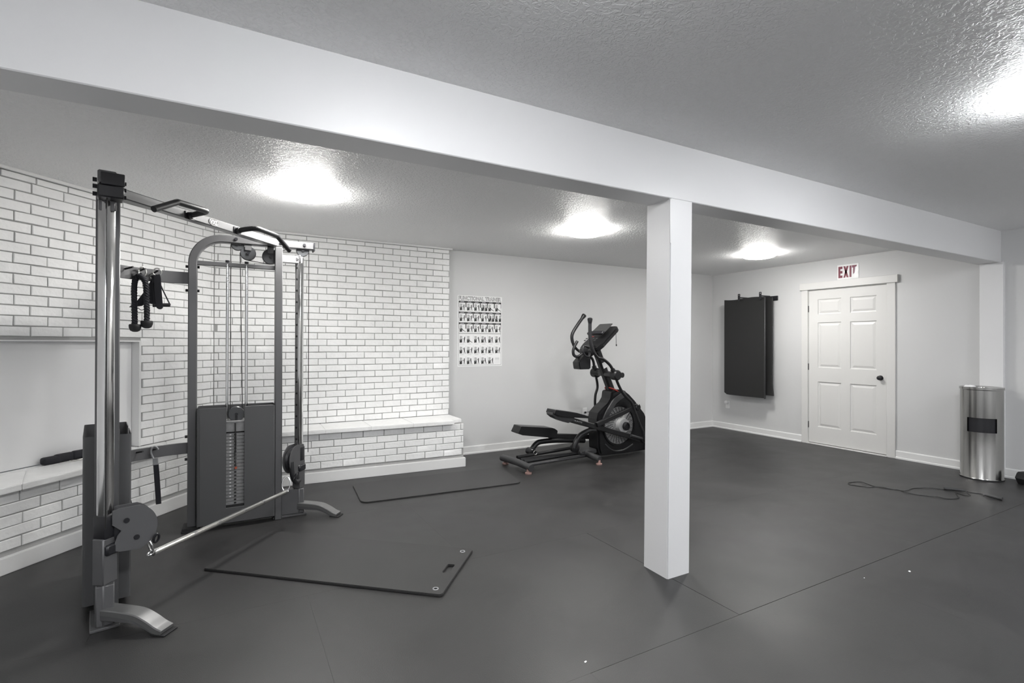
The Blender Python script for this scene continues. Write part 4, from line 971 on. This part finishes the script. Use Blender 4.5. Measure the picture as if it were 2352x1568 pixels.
b = NB(); lathe(b, [(TRD+.006, .905), (TRD-.004, .905), (TRD-.02, .898), (.075, .896), (.07, .90), (.05, .90)], (TX, TY, 0), n=64, cap=False); lathe(b, [(.05, .9), (.045, .88), (0, .88)], (TX, TY, 0), n=32, cap=False); obj('bin_lid', b, M['steel'], TB, smooth=30)
b = NB(); lathe(b, [(TRD+.001, -.0), (TRD+.006, .0), (TRD+.006, .01), (TRD+.001, .012)], (TX, TY, 0), n=64, cap=False); obj('base_ring', b, M['rubber'], TB)
WP = thing('paper_wipe', 'white paper wipe lying on top of the steel bin', 'wipe', (TX-.04, TY+.09, .905))
b = NB(); 
for i in range(6): pass
blobv = [(TX-.05+.06*cos(t)*(1+.1*sin(3*t)), TY+.075+.05*sin(t)*(1+.12*cos(2*t)), .906) for t in [2*pi*k/18 for k in range(18)]]
top = b.verts.new((TX-.05, TY+.075, .921)); vv = [b.verts.new(p) for p in blobv]; v2 = [b.verts.new((TX-.05+(p[0]-TX+.05)*.7, TY+.075+(p[1]-TY-.075)*.7, .918+.003*sin(i*1.7))) for i, p in enumerate(blobv)]
for i in range(18): b.faces.new((vv[i], vv[(i+1) % 18], v2[(i+1) % 18], v2[i])); b.faces.new((v2[i], v2[(i+1) % 18], top))
b.faces.new(vv[::-1]); obj('wipe_sheet', b, M['paper'], WP, smooth=60)

# ------------------------------------------------------------------ skipping rope
JR = thing('jump_rope', 'thin black skipping rope loosely spread on the floor with two dark handles', 'rope', (5.6, 2.2, 0))
r1 = [(5.705, 2.145), (5.63, 2.239), (5.582, 2.265), (5.495, 2.299), (5.339, 2.29), (5.32, 2.34), (5.3, 2.396), (5.283, 2.455), (5.256, 2.498), (5.283, 2.567), (5.304, 2.629), (5.288, 2.667), (5.215, 2.683), (5.15, 2.68), (5.12, 2.645), (5.14, 2.58), (5.162, 2.521), (5.198, 2.501), (5.262, 2.484), (5.272, 2.425), (5.300, 2.38), (5.320, 2.331), (5.285, 2.257), (5.300, 2.207), (5.338, 2.124), (5.368, 2.071), (5.39, 2.0), (5.50, 1.965), (5.60, 2.01), (5.66, 2.04)]
r2_ = [(5.66, 2.04), (5.65, 1.99), (5.63, 1.955), (5.688, 1.948), (5.75, 1.99), (5.79, 2.01), (5.811, 1.969), (5.829, 1.934), (5.81, 1.90), (5.77, 1.885)]
b = NB(); pts = spline([(x, y, .0035+.003*(i % 3 == 1)) for i, (x, y) in enumerate(r1+r2_[1:])], 5); tube(b, pts, .003, 6); obj('cord', b, M['cable'], JR)
for p, q in (((5.705, 2.145), (5.775, 2.014)), ((5.765, 1.88), (5.75, 1.756))):
    p, q = Vector((*p, .0155)), Vector((*q, .0155)); d = (q-p); L = d.length
    if p.x > 5.75: p, q, d = q, p, -d
    b = NB(); lathe(b, [(0, 0), (.013, 0), (.015, .006), (.0135, L*.3), (.0125, L*.7), (.008, L*.95), (.004, L), (0, L)], p, d, 14); obj('rope_handle', b, M['egrey'], JR, label='dark grey handle')

# ------------------------------------------------------------------ dumbbell at the right edge, paper scraps
DB = thing('dumbbell', 'black hex dumbbell with chrome handle lying at the right edge of the photo', 'dumbbell', (6.56, 1.86, .06))
dax = Vector((-.28, -1, 0)).normalized(); hc = Vector((6.605, 1.86, .058))
for k, nm in ((0, 1), (.21, 1)):
    c = hc+dax*k; b = NB(); n = 6
    lathe(b, [(0, -.045), (.05, -.045), (.066, -.03), (.066, .03), (.05, .045), (0, .045)], c, dax, 6)
    obj('hex_head', b, M['rubber'], DB, smooth=0)
b = NB(); lathe(b, [(.0, 0), (.013, 0), (.015, .03), (.0165, .06), (.015, .09), (.013, .12), (0, .12)], hc+dax*.045, dax, 18); obj('chrome_handle', b, M['bar'], DB, label='chrome handle')
for (x, y, s), lb in zip(((3.48, 1.472, .011), (3.156, 1.555, .005), (1.301, 1.707, .008)), ('larger white paper scrap on the floor, right of the column', 'tiny white paper speck left of the larger scrap', 'small pale paper scrap on the floor, lower middle of the photo')):
    b = NB(); prism(b, [(-s, -s*.4), (-s*.2, -s*.6), (s, -s*.1), (s*.7, s*.5), (-s*.5, s*.5)], (x, y, .0004), (1, .2, 0), (-.2, 1, 0), .002, .0005)
    o = tag(obj('paper_scrap', b, M['paper'], smooth=0), lb, 'paper scrap', 'paper scraps on the floor')
